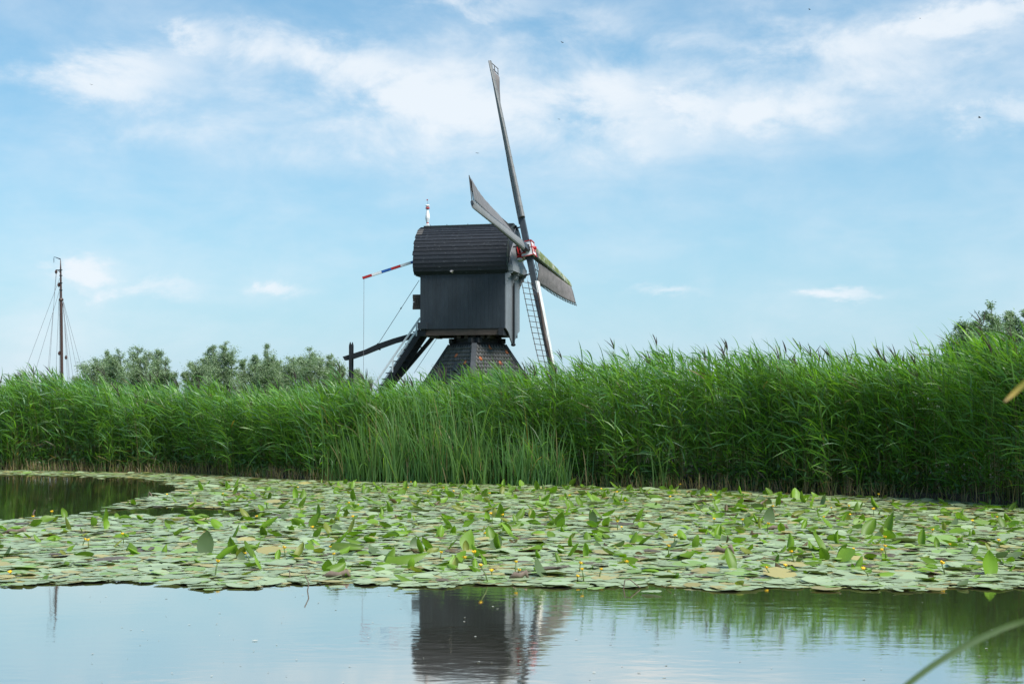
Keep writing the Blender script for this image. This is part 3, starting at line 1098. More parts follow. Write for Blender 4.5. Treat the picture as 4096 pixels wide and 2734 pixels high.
for zk in (.12, .85):
    MB().box(((s0.x + s1.x) / 2, -.988, s0.z + hgt * zk), (s1.x - s0.x + .01, .03, hgt * .24)).build('ledge', 'shutter_wood', sh)
MB().box((s0.x + .05, -1.005, s0.z + hgt * .5), (.05, .02, .05)).build('latch', 'white_paint', sh)
# tail beam: a bowed timber
top_ = [(125, 1215), (240, 1180), (380, 1135), (520, 1070), (700, 1008), (850, 965), (980, 938), (1100, 930), (1440, 925)]
bot_ = [(150, 1257), (240, 1238), (380, 1190), (540, 1125), (720, 1060), (850, 1025), (1050, 985), (1150, 975), (1440, 947)]
mb = MB()
for i in range(8):
    q = lambda p, y: z4(p[0], p[1], 0) + Vector((0, y, 0))
    mb.hexa([q(bot_[i], -.13), q(bot_[i + 1], -.13), q(bot_[i + 1], .13), q(bot_[i], .13)], [q(top_[i], -.13), q(top_[i + 1], -.13), q(top_[i + 1], .13), q(top_[i], .13)])
tail = mb.build('tail_beam', 'dark_beam', mill)
for s, xa, xb in ((-1, 190, 216), (1, 217, 239)):
    a, b = z4(xa, 1085, s * .17), z4(xb, 1085, s * .17)
    tp_ = z4((xa + xb) / 2, 1066, s * .17)
    xw = b.x - a.x
    pr = [(a.x, GROUND_Z - .2), (b.x, GROUND_Z - .2), (b.x, a.z), (tp_.x, tp_.z + .08), (a.x, a.z)]
    fix_normals(MB().prism([(x, s * .17 - .035, z) for x, z in pr], (0, .07, 0)).build('tail_post', 'dark_beam', mill))
for x_, y_ in ((517, 1068), (540, 1132)):
    p = z4(x_, y_, 0)
    MB().box(p, (.05, .1, .06)).build('tail_bolt', 'black_iron', mill)
# stairs
stairs_y = (-.48, .42)
A0, A1 = z4(1010, 915, stairs_y[0]), z4(625, 1500, stairs_y[0])
A1 = A0 + (A1 - A0) * ((A0.z - GROUND_Z) / (A0.z - A1.z))
st_ = MB().bar(A0, A1, .07, .24, up=(0, 0, 1)).build('staircase', 'dark_beam', mill)
B0, B1 = A0 + Vector((.02, stairs_y[1] - stairs_y[0], 0)), A1 + Vector((.02, stairs_y[1] - stairs_y[0], 0))
MB().bar(B0, B1, .07, .28).build('stringer', 'dark_beam', st_)
nst = 19
for i in range(nst):
    p = A0 + (A1 - A0) * ((i + .6) / nst)
    MB().box((p.x - .13, (stairs_y[0] + stairs_y[1]) / 2, p.z + .10), (.32, stairs_y[1] - stairs_y[0] + .02, .04)).build('step', 'dark_beam', st_)
for yy in (stairs_y[0] - .03, stairs_y[1] + .03):
    r0_, r1_ = z4(1003, 772, stairs_y[0]), z4(520, 1472, stairs_y[0])
    r1_ = r0_ + (r1_ - r0_) * 1.25
    r0_.y = r1_.y = yy
    MB().bar(r0_, r1_, .04, .085).build('handrail', 'white_paint', st_)
    for k in (.07, .52, .80):
        p = r0_ + (r1_ - r0_) * k
        q = A0 + (A1 - A0) * min(1, (p.x - A0.x) / (A1.x - A0.x)); 
        MB().bar(Vector((p.x, yy, p.z)), Vector((p.x, yy, q.z + .05)), .05, .06, up=(1, 0, 0)).build('rail_post', 'white_paint', st_)
m0, m1 = z4(968, 905, stairs_y[0]), z4(738, 1220, stairs_y[0])
MB().bar(m0, m1, .035, .09).build('handrail', 'white_paint', st_)
# brace with cleats
c0, c1 = z4(1160, 975, .75), z4(750, 1460, .75)
c1 = c0 + (c1 - c0) * ((c0.z - GROUND_Z) / (c0.z - c1.z))
br = MB().bar(c0, c1, .16, .17).build('brace', 'dark_beam', mill)
for k in (.14, .27, .40, .55, .7):
    p = c0 + (c1 - c0) * k
    MB().box(p + Vector((-.02, 0, .15)), (.10, .14, .05)).build('cleat', 'dark_beam', br)

# ------------------------------------------------------------------ sailing barge beyond the reeds (only the rig shows)
DB = 86.0


def zb5(x, y, Y=DB):
    return at(x / 2.7037, 980 + y / 2.7037, Y)


mast_top, mast_bot = zb5(655, 150), zb5(668, 1400)
mdir = (mast_bot - mast_top).normalized()
deck = .9
bl_ = mast_top + mdir * ((mast_top.z - deck) / -mdir.z)
boat = empty('sailing_barge', (bl_.x, DB, 0))
tag(boat, 'moored sailing barge showing its dark brown mast and rigging above the reeds', 'boat')
bo = Vector((bl_.x, DB, 0))
hv, hf = [], []
NS = 13
for i in range(NS):
    k = i / (NS - 1)
    x = -9 + 15 * k
    full = max(.12, math.sin(math.pi * min(1, max(0, .08 + .84 * k))) ** .45)
    sheer = .75 + .9 * (2 * k - 1) ** 2 * .6
    for yy, z in ((-1.9 * full, sheer), (-2.0 * full, .35), (-1.3 * full, -.35), (0, -.5), (1.3 * full, -.35), (2.0 * full, .35), (1.9 * full, sheer)):
        hv.append((x, yy, z))
for i in range(NS - 1):
    for j in range(6):
        a = i * 7 + j
        hf.append((a, a + 1, a + 8, a + 7))
    hf.append((i * 7, i * 7 + 7, i * 7 + 13, i * 7 + 6))
hf += [tuple(range(7)), tuple((NS - 1) * 7 + j for j in range(6, -1, -1))]
fix_normals(MB().add(hv, hf).build('hull', 'hull_paint', boat))
MB().box((-5.5, 0, 1.05), (3.4, 2.0, .7)).build('cabin', 'white_paint', boat)
L5 = lambda x, y, dy=0.0: zb5(x, y) - bo + Vector((0, dy, 0))
mp = [L5(655, 160), L5(656, 250), L5(658, 420), L5(660, 570), L5(661, 590), L5(664, 900), L5(668, 1400)]
mp.append(Vector((bl_.x - bo.x, 0, deck)))
mast = MB().tube(mp, [.02, .045, .06, .07, .085, .088, .092, .10], 8).build('mast', 'mast_wood', boat, True)
for y in (268, 328, 408, 485):
    p = L5(657 + (y - 268) * .008, y)
    MB().lathe(p + Vector((0, 0, -.03)), [(.10, 0), (.10, .05)], 8).build('mast_band', 'black_iron', mast)
MB().lathe(L5(661, 590), [(.10, -.08), (.16, .0), (.10, .1)], 8).build('hounds', 'mast_wood', mast)
pn = fix_normals(MB().prism([L5(655, 145), L5(655, 160), L5(625, 146), L5(580, 127), L5(581, 123), L5(625, 136)], (0, .02, 0)).build('pennant', 'pennant', mast))
fix_normals(MB().prism([L5(579, 135), L5(585, 137), L5(584, 190), L5(580, 190)], (0, .02, 0)).build('pennant_tassel', 'pennant', mast))
MB().bar(L5(605, 268), L5(657, 272), .05, .05).build('crane_iron', 'black_iron', mast)
MB().tube([L5(612, 270), L5(635, 276), L5(652, 300)], .02, 5).build('crane_iron', 'black_iron', mast)
for x, y in ((607, 290), (636, 432), (714, 1215), (641, 1170)):
    p = L5(x, y)
    MB().lathe(p - Vector((0, 0, .12)), [(.02, 0), (.075, .07), (.085, .14), (.05, .22), (.02, .27)], 6).build('pulley_block', 'mast_wood', boat)


def rig(a, b, rad=.011, dy=0.0):
    a, b = L5(*a), L5(*b, dy)
    k = (a.z - 1.0) / (a.z - b.z)
    b = a + (b - a) * k
    MB().tube([a, b], rad, 4).build('rigging_line', 'rope', boat)


for a, b, dy in (((645, 360), (285, 1320), 0), ((640, 500), (380, 1370), 0), ((605, 300), (512, 1410), .3), ((612, 300), (530, 1410), -.3), ((637, 600), (535, 1400), 1.2),
                 ((640, 440), (632, 1415), .2), ((672, 600), (745, 1340), .6), ((683, 600), (800, 1330), -1.0), ((683, 605), (778, 1350), 1.0), ((680, 620), (714, 1190), .2), ((686, 610), (808, 1330), 1.4), ((690, 700), (703, 1380), .4)):
    rig(a, b, .011, dy)


# ------------------------------------------------------------------ willows
def willow(name, base, height, width, leaders, label, group, seed, leaf_n, wind=-.25, col=(.20, .29, .145)):
    r = np.random.default_rng(seed)
    root = empty(name, base)
    tag(root, label, 'tree', group)
    mb = MB()
    ends = []
    trunk_h = height * .22
    mb.tube([(0, 0, -.3), (.05, 0, trunk_h * .5), (0, .05, trunk_h)], [.28, .22, .2], 7)
    C, Dv, S = [], [], []
    for i, (fx_, fh, fw) in enumerate(leaders):
        x1, hh = fx_ * width / 2, fh * height
        yo = r.uniform(-.35, .35) * width * .5
        pts = [Vector((0, 0, trunk_h * .85)), Vector((x1 * .55, yo * .5, trunk_h + (hh - trunk_h) * .3)), Vector((x1 * .92, yo, trunk_h + (hh - trunk_h) * .65)), Vector((x1 + wind * .25, yo, hh * .97))]
        mb.tube(pts, [.12, .085, .05, .012], 5)
        P_ = np.array([tuple(p) for p in pts])
        nb = int(42 * max(.6, fh))
        for b in range(nb):
            t = r.uniform(.0, 1.0) ** .9
            k = t * 3; j = min(2, int(k)); q = P_[j] * (1 - (k - j)) + P_[j + 1] * (k - j)
            az = r.uniform(0, 2 * np.pi)
            ln = fw * width * .95 * (1.1 - .93 * t) * r.uniform(.4, 1.1) + .12
            dirv = np.array([np.cos(az) + wind * 1.2, np.sin(az) * .8, r.uniform(.25, 1.3)])
            dirv /= np.linalg.norm(dirv)
            e = q + dirv * ln
            if r.random() < .6:
                mb.tube([tuple(q), tuple(q + dirv * ln * .9)], [.018, .005], 3, cap=False)
            nl = int(leaf_n / (nb * len(leaders)) * (ln + .3) * 1.6) + 3
            u = r.random(nl) ** .75
            pos = q + dirv * (u[:, None] * ln) + r.normal(0, .085, (nl, 3))
            pos[:, 2] -= .10 * u ** 2 * ln
            dd = dirv * .7 + r.normal(0, .55, (nl, 3)) + np.array([wind * 1.6, 0, -.1])
            C.append(pos); Dv.append(dd)
    # bushy skirt of young shoots round the stool
    ns = int(leaf_n * 1.25)
    cc = np.stack([r.normal(0, .42, 60) * width, r.normal(0, .30, 60) * width, r.uniform(.10, .88, 60) * height], -1)
    cc[:, 2] *= np.clip(1.05 - .55 * (np.abs(cc[:, 0]) / (width * .6)) ** 1.5, .35, 1)
    ci = r.integers(0, 60, ns)
    C.append(cc[ci] + r.normal(0, 1, (ns, 3)) * np.array([.22, .22, .26])); Dv.append(r.normal(0, .6, (ns, 3)) + np.array([wind * 1.6, 0, .35]))
    tr_ = mb.build('trunk', 'bark', root)
    C = np.concatenate(C); Dv = unit(np.concatenate(Dv))
    n = len(C)
    side = unit(np.cross(Dv, r.normal(0, 1, (n, 3))))
    ln = r.uniform(.11, .21, n); wd = r.uniform(.028, .046, n)
    P0 = C - Dv * ln[:, None] / 2; P1 = C + Dv * ln[:, None] / 2
    V = np.stack([P0, C + side * wd[:, None] / 2, P1, C - side * wd[:, None] / 2], 1).reshape(-1, 3)
    Q = np.arange(n * 4).reshape(-1, 4)
    tint = np.array(col) * r.uniform(.65, 1.45, (n, 1)) * np.array([1, 1, 1]) + r.normal(0, .006, (n, 3))
    pale = r.random(n) < .25
    tint[pale] = np.array([.32, .40, .27]) * r.uniform(.8, 1.15, (pale.sum(), 1))
    np_mesh('crown', V, Q, None, np.repeat(np.clip(tint, .01, 1), 4, 0), 'willow_leaf', root)
    return root


# x (4096), top y, width px, distance, leaders (offset, height, width)
W_LEFT = [
    (385, 1420, 180, 104, [(-.5, .88, .5), (.1, .95, .5), (.6, .8, .5), (-.9, .72, .4)], 'low willow just right of the barge mast'),
    (440, 1402, 130, 108, [(-.3, .95, .5), (.3, .9, .6), (0, 1, .4)], 'slim willow between the low one and the broad one near the mast'),
    (560, 1374, 300, 103, [(-.45, .9, .5), (-.1, 1.0, .45), (.2, .93, .5), (.5, .95, .35), (.8, .82, .35), (-.8, .75, .4), (.95, .66, .4)], 'broadest grey green willow standing right of the mast'),
    (838, 1372, 190, 106, [(-.55, .82, .5), (0, .94, .5), (.25, 1.0, .35), (-.9, .66, .4)], 'willow with a leaning double top left of the gap'),
    (905, 1362, 130, 103, [(-.1, 1, .5), (.35, .9, .5), (-.5, .8, .5)], 'tallest pointed willow in the left row'),
    (1010, 1412, 170, 107, [(-.4, .92, .5), (.15, .97, .5), (.7, .86, .5)], 'low rounded willow between the two pointed ones'),
    (1075, 1370, 110, 104, [(-.1, 1, .38), (.4, .85, .5), (-.5, .75, .5)], 'narrow willow with a thin plume bent left'),
    (1160, 1415, 180, 108, [(-.5, .9, .5), (.1, .95, .5), (.6, .9, .5)], 'bushy willow second from the tail post'),
    (1245, 1384, 170, 104, [(-.5, .88, .5), (0, 1.0, .45), (.45, .92, .5), (.9, .72, .4)], 'willow with a loose top nearest left of the tail post'),
    (1355, 1420, 160, 105, [(-.4, 1.0, .5), (.2, .86, .5), (.7, .72, .5)], 'pale willow right behind the mill tail post'),
    (1452, 1478, 120, 108, [(-.4, 1.0, .6), (.4, .8, .6)], 'last low willow bush by the mill stairs'),
]
for i, (cx, ty, wpx, D, ld, lab) in enumerate(W_LEFT):
    tp_ = at(cx, ty, D)
    willow('willow_tree', (tp_.x, D, .4), tp_.z - .4, wpx * D / F_PX, ld, lab, 'willows beyond the polder on the left', 100 + i, 11000 if wpx < 200 else 20000)
for i, (cx, ty, wpx, D, ld, lab) in enumerate([
        (3920, 1236, 330, 60, [(-.75, .74, .4), (-.45, .90, .4), (-.12, .94, .38), (.25, 1.03, .42), (.6, .8, .4), (.1, .8, .5), (-.2, .7, .5)], 'willow with several pointed tops behind the reeds at right'),
        (4130, 1236, 260, 61, [(-.5, .98, .4), (0, 1.0, .5), (.5, .9, .5)], 'willow cut off by the right edge of the picture')]):
    tp_ = at(cx, ty, D)
    willow('willow_tree', (tp_.x, D, .4), tp_.z - .4, wpx * D / F_PX, ld, lab, 'willows behind the reeds on the right', 200 + i, 20000, col=(.17, .26, .125))


# ------------------------------------------------------------------ reeds
top_px = [(-900, 1500), (0, 1496), (180, 1492), (480, 1515), (750, 1540), (1250, 1530), (1500, 1520), (1750, 1492), (2000, 1468), (2300, 1448), (2600, 1405), (2800, 1412), (3000, 1428),
          (3400, 1396), (3700, 1378), (3950, 1345), (4096, 1312)]
txs, tzs = [], []
for px, py in top_px:
    Dk = np.interp(px, [p[0] for p in bank_px], by[:len(bank_px)]) + .9
    p = at(px, py, float(Dk)); txs.append(p.x); tzs.append(p.z)


def reed_h(x):
    return np.interp(x, txs, tzs)


def reed_field(n_front, n_back, seed):
    r = np.random.default_rng(seed)
    x0, x1 = float(bx[0]) + 5.0, 16.0
    X = np.concatenate([r.uniform(x0, x1, n_front - 1100), r.uniform(5.5, x1, 1100), r.uniform(x0, x1, n_back - 700), r.uniform(5.5, x1, 700)])
    dep = np.concatenate([r.random(n_front) ** 1.1 * 1.7, 1.5 + r.random(n_back) * 5.0])
    n = len(X)
    Y = bank_y(X) + dep + .18 * np.sin(X * 1.7) + .12 * np.sin(X * 4.3 + 1)
    clump = .16 * np.sin(X * 1.3 + dep) + .13 * np.sin(X * 3.1 + dep * 2.1 + 1) + .10 * np.sin(X * 6.7 + dep)
    H = reed_h(X) * (1 - .02 * dep / 5) + clump * 1.05 + r.normal(0, .12, n) - np.interp(X, [-3, 1.5, 3.2, 5, 6, 9], [.50, .48, .34, .46, .46, .58])
    short = r.random(n) < .22 * (dep < 1.0)
    H[short] *= r.uniform(.35, .8, short.sum())
    plume = (r.random(n) < .035) & ~short
    H[plume] += r.uniform(.05, .36, plume.sum())
    H = np.maximum(H, .8)
    lean = r.uniform(.02, .30, n) * H * .5
    la = np.pi + r.normal(0, .55, n)
    # front plants lean out a little over the water
    bulge = np.clip(.35 + .45 * np.sin(X * 1.1 + .6) * np.sin(X * .47 + 2) + .22 * np.sin(X * 2.9), 0, 1)
    LX, LY = np.cos(la) * lean, np.sin(la) * lean - np.clip(1.6 - dep, 0, 1) * r.uniform(.1, .75, n) * bulge
    z0 = np.where(dep < .15, -.05, .05)
    ks = 6
    t = np.linspace(0, 1, ks)[None, :]
    P = np.stack([X[:, None] + LX[:, None] * t ** 2.0, Y[:, None] + LY[:, None] * t ** 1.6, z0[:, None] + (H - z0)[:, None] * t], -1)
    # stems: flat ribbons turned at random
    sa = r.uniform(0, np.pi, n)
    Wd = np.stack([np.cos(sa), np.sin(sa), 0 * sa], -1)[:, None, :].repeat(ks, 1)
    wd = (np.array([.011, .011, .010, .009, .007, .003])[None, :] * r.uniform(.9, 1.3, (n, 1)))
    Vs, Qs = ribbons(P, Wd, wd)
    hue = r.random(n)
    stem_c = np.stack([.085 + .04 * hue, .12 + .03 * hue, .04 + .01 * hue], -1)
    old = r.random(n) < .10
    stem_c[old] = np.array([.22, .17, .10])
    Ts = np.repeat(stem_c, ks * 2, 0)
    # leaves
    nl = 15
    li = np.linspace(.13, 1.0, nl)[None, :] + r.normal(0, .02, (n, nl))
    li = np.clip(li, .10, 1.0)
    keep = (r.random((n, nl)) < np.where(li < .3, .75, .97)) & ~(old[:, None] & (li < .8))
    # plants deep in the bed only show their upper leaves
    keep &= ~((dep[:, None] > 2.0) & (li < .3))
    I, J = np.nonzero(keep)
    tt = li[I, J]
    m = len(I)
    q = np.stack([X[I] + LX[I] * tt ** 2.0, Y[I] + LY[I] * tt ** 1.6, z0[I] + (H[I] - z0[I]) * tt], -1)
    # leaves are blown to the left, the more so high up
    az = r.uniform(0, 2 * np.pi, m)
    wind = np.clip(.08 + 1.25 * tt ** 3, 0, 1.5) * r.uniform(.4, 1.25, m)
    hx = np.cos(az) - wind * 1.25; hy = np.sin(az)
    hl = np.hypot(hx, hy) + 1e-6
    hx /= hl; hy /= hl
    el0 = r.normal(.66, .36, m) + .25 * (tt > .93)
    Lf = r.uniform(.36, .68, m) * np.where(tt > .9, .85, 1.0) * np.where(tt < .35, .8, 1)
    droop = r.uniform(.0, .85, m) + .5 * (r.random(m) < .2)
    k2 = 5
    s = np.linspace(0, 1, k2)[None, :]
    el = el0[:, None] - droop[:, None] * s * 1.0
    step = Lf[:, None] / (k2 - 1)
    dx = np.cos(el) * hx[:, None] * step; dy = np.cos(el) * hy[:, None] * step; dz = np.sin(el) * step
    PL = np.stack([np.cumsum(dx, 1) - dx, np.cumsum(dy, 1) - dy, np.cumsum(dz, 1) - dz], -1) + q[:, None, :]
    T = np.stack([dx, dy, dz], -1)
    flat = np.stack([-hy, hx, 0 * hx], -1)[:, None, :].repeat(k2, 1)
    upv = np.cross(unit(T), flat)
    roll = r.normal(0, .75, m)[:, None, None] + s[..., None] * r.normal(0, .5, m)[:, None, None]
    Wl = unit(flat * np.cos(roll) + upv * np.sin(roll))
    wl = r.uniform(.018, .038, m)[:, None] * np.array([.55, 1.0, .88, .55, .04])[None, :]
    Vl, Ql = ribbons(PL, Wl, wl)
    hue = r.random(m) * .6 + hue[I] * .4
    base = np.stack([.080 + .085 * hue, .230 + .085 * hue, .042 + .006 * hue], -1)
    blue = r.random(m) < .28  # pale bluish sheen put into the colour of some leaves
    base[blue] = np.stack([.13 + 0 * hue[blue], .25 + .03 * hue[blue], .115 + .012 * hue[blue]], -1)
    dead = r.random(m) < np.where(tt < .32, .12, .008)
    base[dead] = np.array([.24, .19, .10]) * r.uniform(.6, 1.1, (dead.sum(), 1))
    base *= r.uniform(.55, 1.35, (m, 1))
    Tl = np.repeat(base, k2 * 2, 0)
    # purple plumes on some tops
    pi = np.nonzero(plume)[0]
    k3 = 5
    s3 = np.linspace(0, 1, k3)[None, :]
    PP = []; WP = []; wp = []; TP = []
    for c in range(3):
        a = r.normal(0, .09, len(pi))
        Pp = np.stack([(X + LX)[pi][:, None] - (.07 + .05 * c) * s3 ** 1.5 + a[:, None] * s3, (Y + LY)[pi][:, None] + r.normal(0, .03, len(pi))[:, None] * s3,
                       H[pi][:, None] - .03 + r.uniform(.22, .36, len(pi))[:, None] * s3], -1)
        PP.append(Pp); WP.append(np.tile(np.array([1.0, .2, .1]) / 1.025, (len(pi), k3, 1)))
        wp.append(np.tile(np.array([.006, .024, .028, .018, .003]), (len(pi), 1)))
        TP.append(np.tile(np.array([.075, .06, .055]), (len(pi) * k3 * 2, 1)) * r.uniform(.7, 1.2, (1, 1)))
    Vp, Qp = ribbons(np.concatenate(PP), np.concatenate(WP), np.concatenate(wp))
    V = np.concatenate([Vs, Vl, Vp]); Q = np.concatenate([Qs, Ql + len(Vs), Qp + len(Vs) + len(Vl)])
    return V, Q, np.concatenate([Ts, Tl, np.concatenate(TP)])


V, Q, T = reed_field(5200, 4600, 11)
o = np_mesh('common_reeds', V, Q, None, T, 'reed_leaf')
tag(o, 'tall wind-blown green reeds forming a dense wall along the far bank', 'reeds', kind='stuff')


# bulrush: long upright blades standing in the water in front of the reeds
def blades(n_, roots, hts, spread, bend, width, cols, seed, k=7):
    r = np.random.default_rng(seed)
    az = r.uniform(0, 2 * np.pi, n_)
    tilt = np.abs(r.normal(0, spread, n_))
    bd = np.abs(r.normal(0, bend, n_)) * (r.random(n_) < .5) + r.uniform(0, .12, n_)
    s = np.linspace(0, 1, k)[None, :]
    ang = tilt[:, None] + bd[:, None] * s ** 2.2 * 1.8
    step = hts[:, None] / (k - 1)
    dx = np.sin(ang) * np.cos(az)[:, None] * step - .018 * hts[:, None] * s
    dy = np.sin(ang) * np.sin(az)[:, None] * step; dz = np.cos(ang) * step
    P = np.stack([np.cumsum(dx, 1) - dx, np.cumsum(dy, 1) - dy, np.cumsum(dz, 1) - dz], -1) + roots[:, None, :]
    ra = r.normal(0, .9, n_)
    Wd = np.stack([np.cos(ra), np.sin(ra), 0 * ra], -1)[:, None, :].repeat(k, 1)
    prof = np.interp(np.linspace(0, 1, k), [0, .15, .6, .9, 1], [.8, 1, .9, .45, .05])
    Vb, Qb = ribbons(P, Wd, width[:, None] * prof[None, :])
    return Vb, Qb, np.repeat(cols, k * 2, 0)


rr = np.random.default_rng(31)
roots, hts, cl_ = [], [], []
for c in range(200):
    px = rr.uniform(1270, 2260) if c < 175 else rr.uniform(1250, 2700)
    if not 1240 < px < 2750:
        continue
    g = on_water(px, np.interp(px, [1250, 1750, 2300, 2700], [1925, 1938, 1950, 1960]) - 3)
    cx_, cy_ = g.x, g.y + rr.uniform(0, 1.6) * rr.random()
    nb = rr.integers(5, 20)
    hmax = rr.uniform(1.0, 3.0) * (1 - .38 * min(1, abs(px - 1760) / 600))
    h0 = rr.random()
    for b in range(nb):
        roots.append((cx_ + rr.normal(0, .10), cy_ + rr.normal(0, .08), -.04))
        hts.append(hmax * rr.uniform(.45, 1.12))
        h_ = .6 * h0 + .4 * rr.random()
        cl_.append((.085 + .09 * h_, .215 + .08 * h_, .075 + .02 * h_) if rr.random() > .07 else (.34, .27, .15))
roots, hts, cl_ = np.array(roots), np.array(hts), np.array(cl_)
V, Q, T = blades(len(roots), roots, hts, .20, .85, rr.uniform(.014, .030, len(roots)), cl_, 32, 8)
o = np_mesh('bulrushes', V, Q, None, T, 'reed_leaf')
tag(o, 'upright narrow bulrush blades standing in the water before the reeds below the mill', 'bulrushes', kind='stuff')

# dead stalks along the waterline
nst_ = 5200
X = rr.uniform(float(bx[0]) + 5, 15.5, nst_)
Y = bank_y(X) + rr.random(nst_) ** 1.5 * .6 - .22
roots = np.stack([X, Y, np.zeros(nst_) - .02], -1)
cl_ = np.array([.40, .30, .18]) * rr.uniform(.35, 1.15, (nst_, 1))
gm = rr.random(nst_) < .35
cl_[gm] = np.array([.13, .20, .06]) * rr.uniform(.6, 1.3, (gm.sum(), 1))
V, Q, T = blades(nst_, roots, rr.uniform(.12, .50, nst_), .28, .9, rr.uniform(.008, .017, nst_), cl_, 33, 4)
o = np_mesh('dead_stalks', V, Q, None, T, 'reed_leaf')
tag(o, 'brown broken stalks and short shoots along the foot of the reeds', 'stalks', kind='stuff')

# low weeds at the foot of the reeds
nw = 9000
cxs = rr.choice(rr.uniform(float(bx[0]) + 5, 15.5, 70), nw) + rr.normal(0, .25, nw)
C = np.stack([cxs, bank_y(cxs) + rr.uniform(.0, .45, nw), rr.random(nw) ** 1.3 * .55 + .05], -1)
Dv = unit(rr.normal(0, 1, (nw, 3)) + np.array([0, -.4, .2]))
sd = unit(np.cross(Dv, rr.normal(0, 1, (nw, 3))))
ln = rr.uniform(.03, .085, nw)[:, None]
V = np.stack([C - Dv * ln, C + sd * ln * .45, C + Dv * ln, C - sd * ln * .45], 1).reshape(-1, 3)
T = np.repeat(np.array([.06, .14, .04]) * rr.uniform(.6, 1.5, (nw, 1)), 4, 0)
o = np_mesh('bank_weeds', V, np.arange(nw * 4).reshape(-1, 4), None, T, 'reed_leaf')
tag(o, 'small leafy green weeds at the foot of the reeds', 'weeds', kind='stuff')


# meadow grass round the mill foot, seen only where the reeds are low
ng = 5000
X = rr.uniform(-14, 12, ng); Y = rr.uniform(52, 66, ng)
cl_ = np.array([.06, .115, .03]) * rr.uniform(.7, 1.4, (ng, 1))
V, Q, T = blades(ng, np.stack([X, Y, np.full(ng, .4)], -1), rr.uniform(.4, 1.0, ng), .3, .6, rr.uniform(.012, .02, ng), cl_, 35, 4)
o = np_mesh('meadow_grass', V, Q, None, T, 'reed_leaf')
tag(o, 'long grass around the foot of the mill behind the reeds', 'grass', kind='stuff')

# ------------------------------------------------------------------ water lilies
near_edge = [(-400, 2330), (0, 2336), (436, 2326), (560, 2330), (732, 2332), (830, 2352), (960, 2356), (1130, 2334), (1300, 2330), (1480, 2336), (1640, 2346), (1900, 2336), (2090, 2334), (2250, 2346),
             (2420, 2340), (2620, 2344), (2900, 2356), (3140, 2348), (3420, 2350), (3640, 2356), (3900, 2350), (4096, 2348), (4500, 2345)]
nex = [p[0] for p in near_edge]; ney = [p[1] for p in near_edge]


def in_lily(px, py, ragged=0.0):
    if py > np.interp(px, nex, ney) + ragged * .6:
        return False
    # open water on the left
    lx = [-400, 0, 300, 560, 700, 760]
    top = np.interp(px, [-400, 0, 250, 520, 640, 760], [1896, 1898, 1903, 1912, 1925, 1960])
    bot = np.interp(px, [-400, 0, 250, 420, 560, 760], [2092, 2086, 2070, 2040, 1996, 1964])
    if px < 770 and top + ragged * .12 < py < bot + ragged * .4:
        return False
    # the thin dark lead of water reaching right
    mid = np.interp(px, [380, 700, 1130], [2056, 2043, 2060]); hw = np.interp(px, [330, 480, 700, 950, 1160], [0, 16, 21, 14, 0])
    if 330 < px < 1160 and abs(py - mid + ragged * .3) < hw:
        return False
    return True


def lily_pts(n_want, seed, ylo=13.9, yhi=45.0):
    r = np.random.default_rng(seed)
    out = []
    while len(out) < n_want:
        y = r.uniform(ylo, yhi)
        x = r.uniform(-.44 * y - .8, .52 * y + 1.2)
        if y > bank_y(x) - .02:
            continue
        px, py = to_px((x, y, 0))
        if in_lily(px, py, r.normal(0, 9) if r.random() > .05 else r.normal(0, 45)):
            out.append((x, y))
    return np.array(out)


def pad_verts(r_, n=16):
    """flat rounded leaf with a notch, slightly wavy rim, unit length along +x"""
    a0 = .16
    ang = np.linspace(a0, 2 * np.pi - a0, n)
    rad = .5 * (1 + .10 * np.cos(ang) * -1)
    x = np.cos(ang) * rad * 1.08; y = np.sin(ang) * rad * .88
    z = .008 * r_.normal(0, 1, n) + .012 * np.sin(ang * r_.integers(2, 4) + r_.uniform(0, 6))
    rim = np.stack([x, y, np.maximum(z, -.006)], -1)
    c = np.array([[.16, 0, .002]])
    V = np.concatenate([c, rim])
    Ft = np.array([(0, i, i + 1) for i in range(1, n)])
    return V, Ft


def pad_tint(r_):
    u = r_.random()
    if u < .12:
        return np.array([.34, .30, .11]) * r_.uniform(.8, 1.2)
    if u < .16:
        return np.array([.11, .075, .04]) * r_.uniform(.8, 1.2)
    if u < .32:
        return np.array([.19, .30, .07]) * r_.uniform(.8, 1.2)
    return np.array([.285, .36, .195]) * r_.uniform(.8, 1.2)


rl = np.random.default_rng(51)
pts = lily_pts(26500, 52)
# widen the sampling a little towards the far side so that the far bed stays closed
order = np.argsort(pts[:, 1])
pts = pts[order]
variants = []
for k in range(16):
    V, Ft = pad_verts(rl)
    me = bpy.data.meshes.new('lily_pad')
    me.from_pydata([tuple(v) for v in V], [], [tuple(f) for f in Ft])
    a = me.attributes.new('tint', 'FLOAT_COLOR', 'POINT')
    tc_ = np.ones((len(V), 4)); tc_[:, :3] = pad_tint(rl) if k > 3 else np.array([.285, .36, .195]) * rl.uniform(.85, 1.15)
    a.data.foreach_set('color', tc_.ravel().astype(np.float32))
    me.materials.append(MATS['lily_pad'])
    me.polygons.foreach_set('use_smooth', [True] * len(me.polygons))
    variants.append(me)
in_view = [i for i in range(len(pts)) if abs(pts[i, 0]) < .36 * pts[i, 1] + .1]
solo = set(in_view[:300])
VV_, FF_, TT_, off = [], [], [], 0
cnt = 0
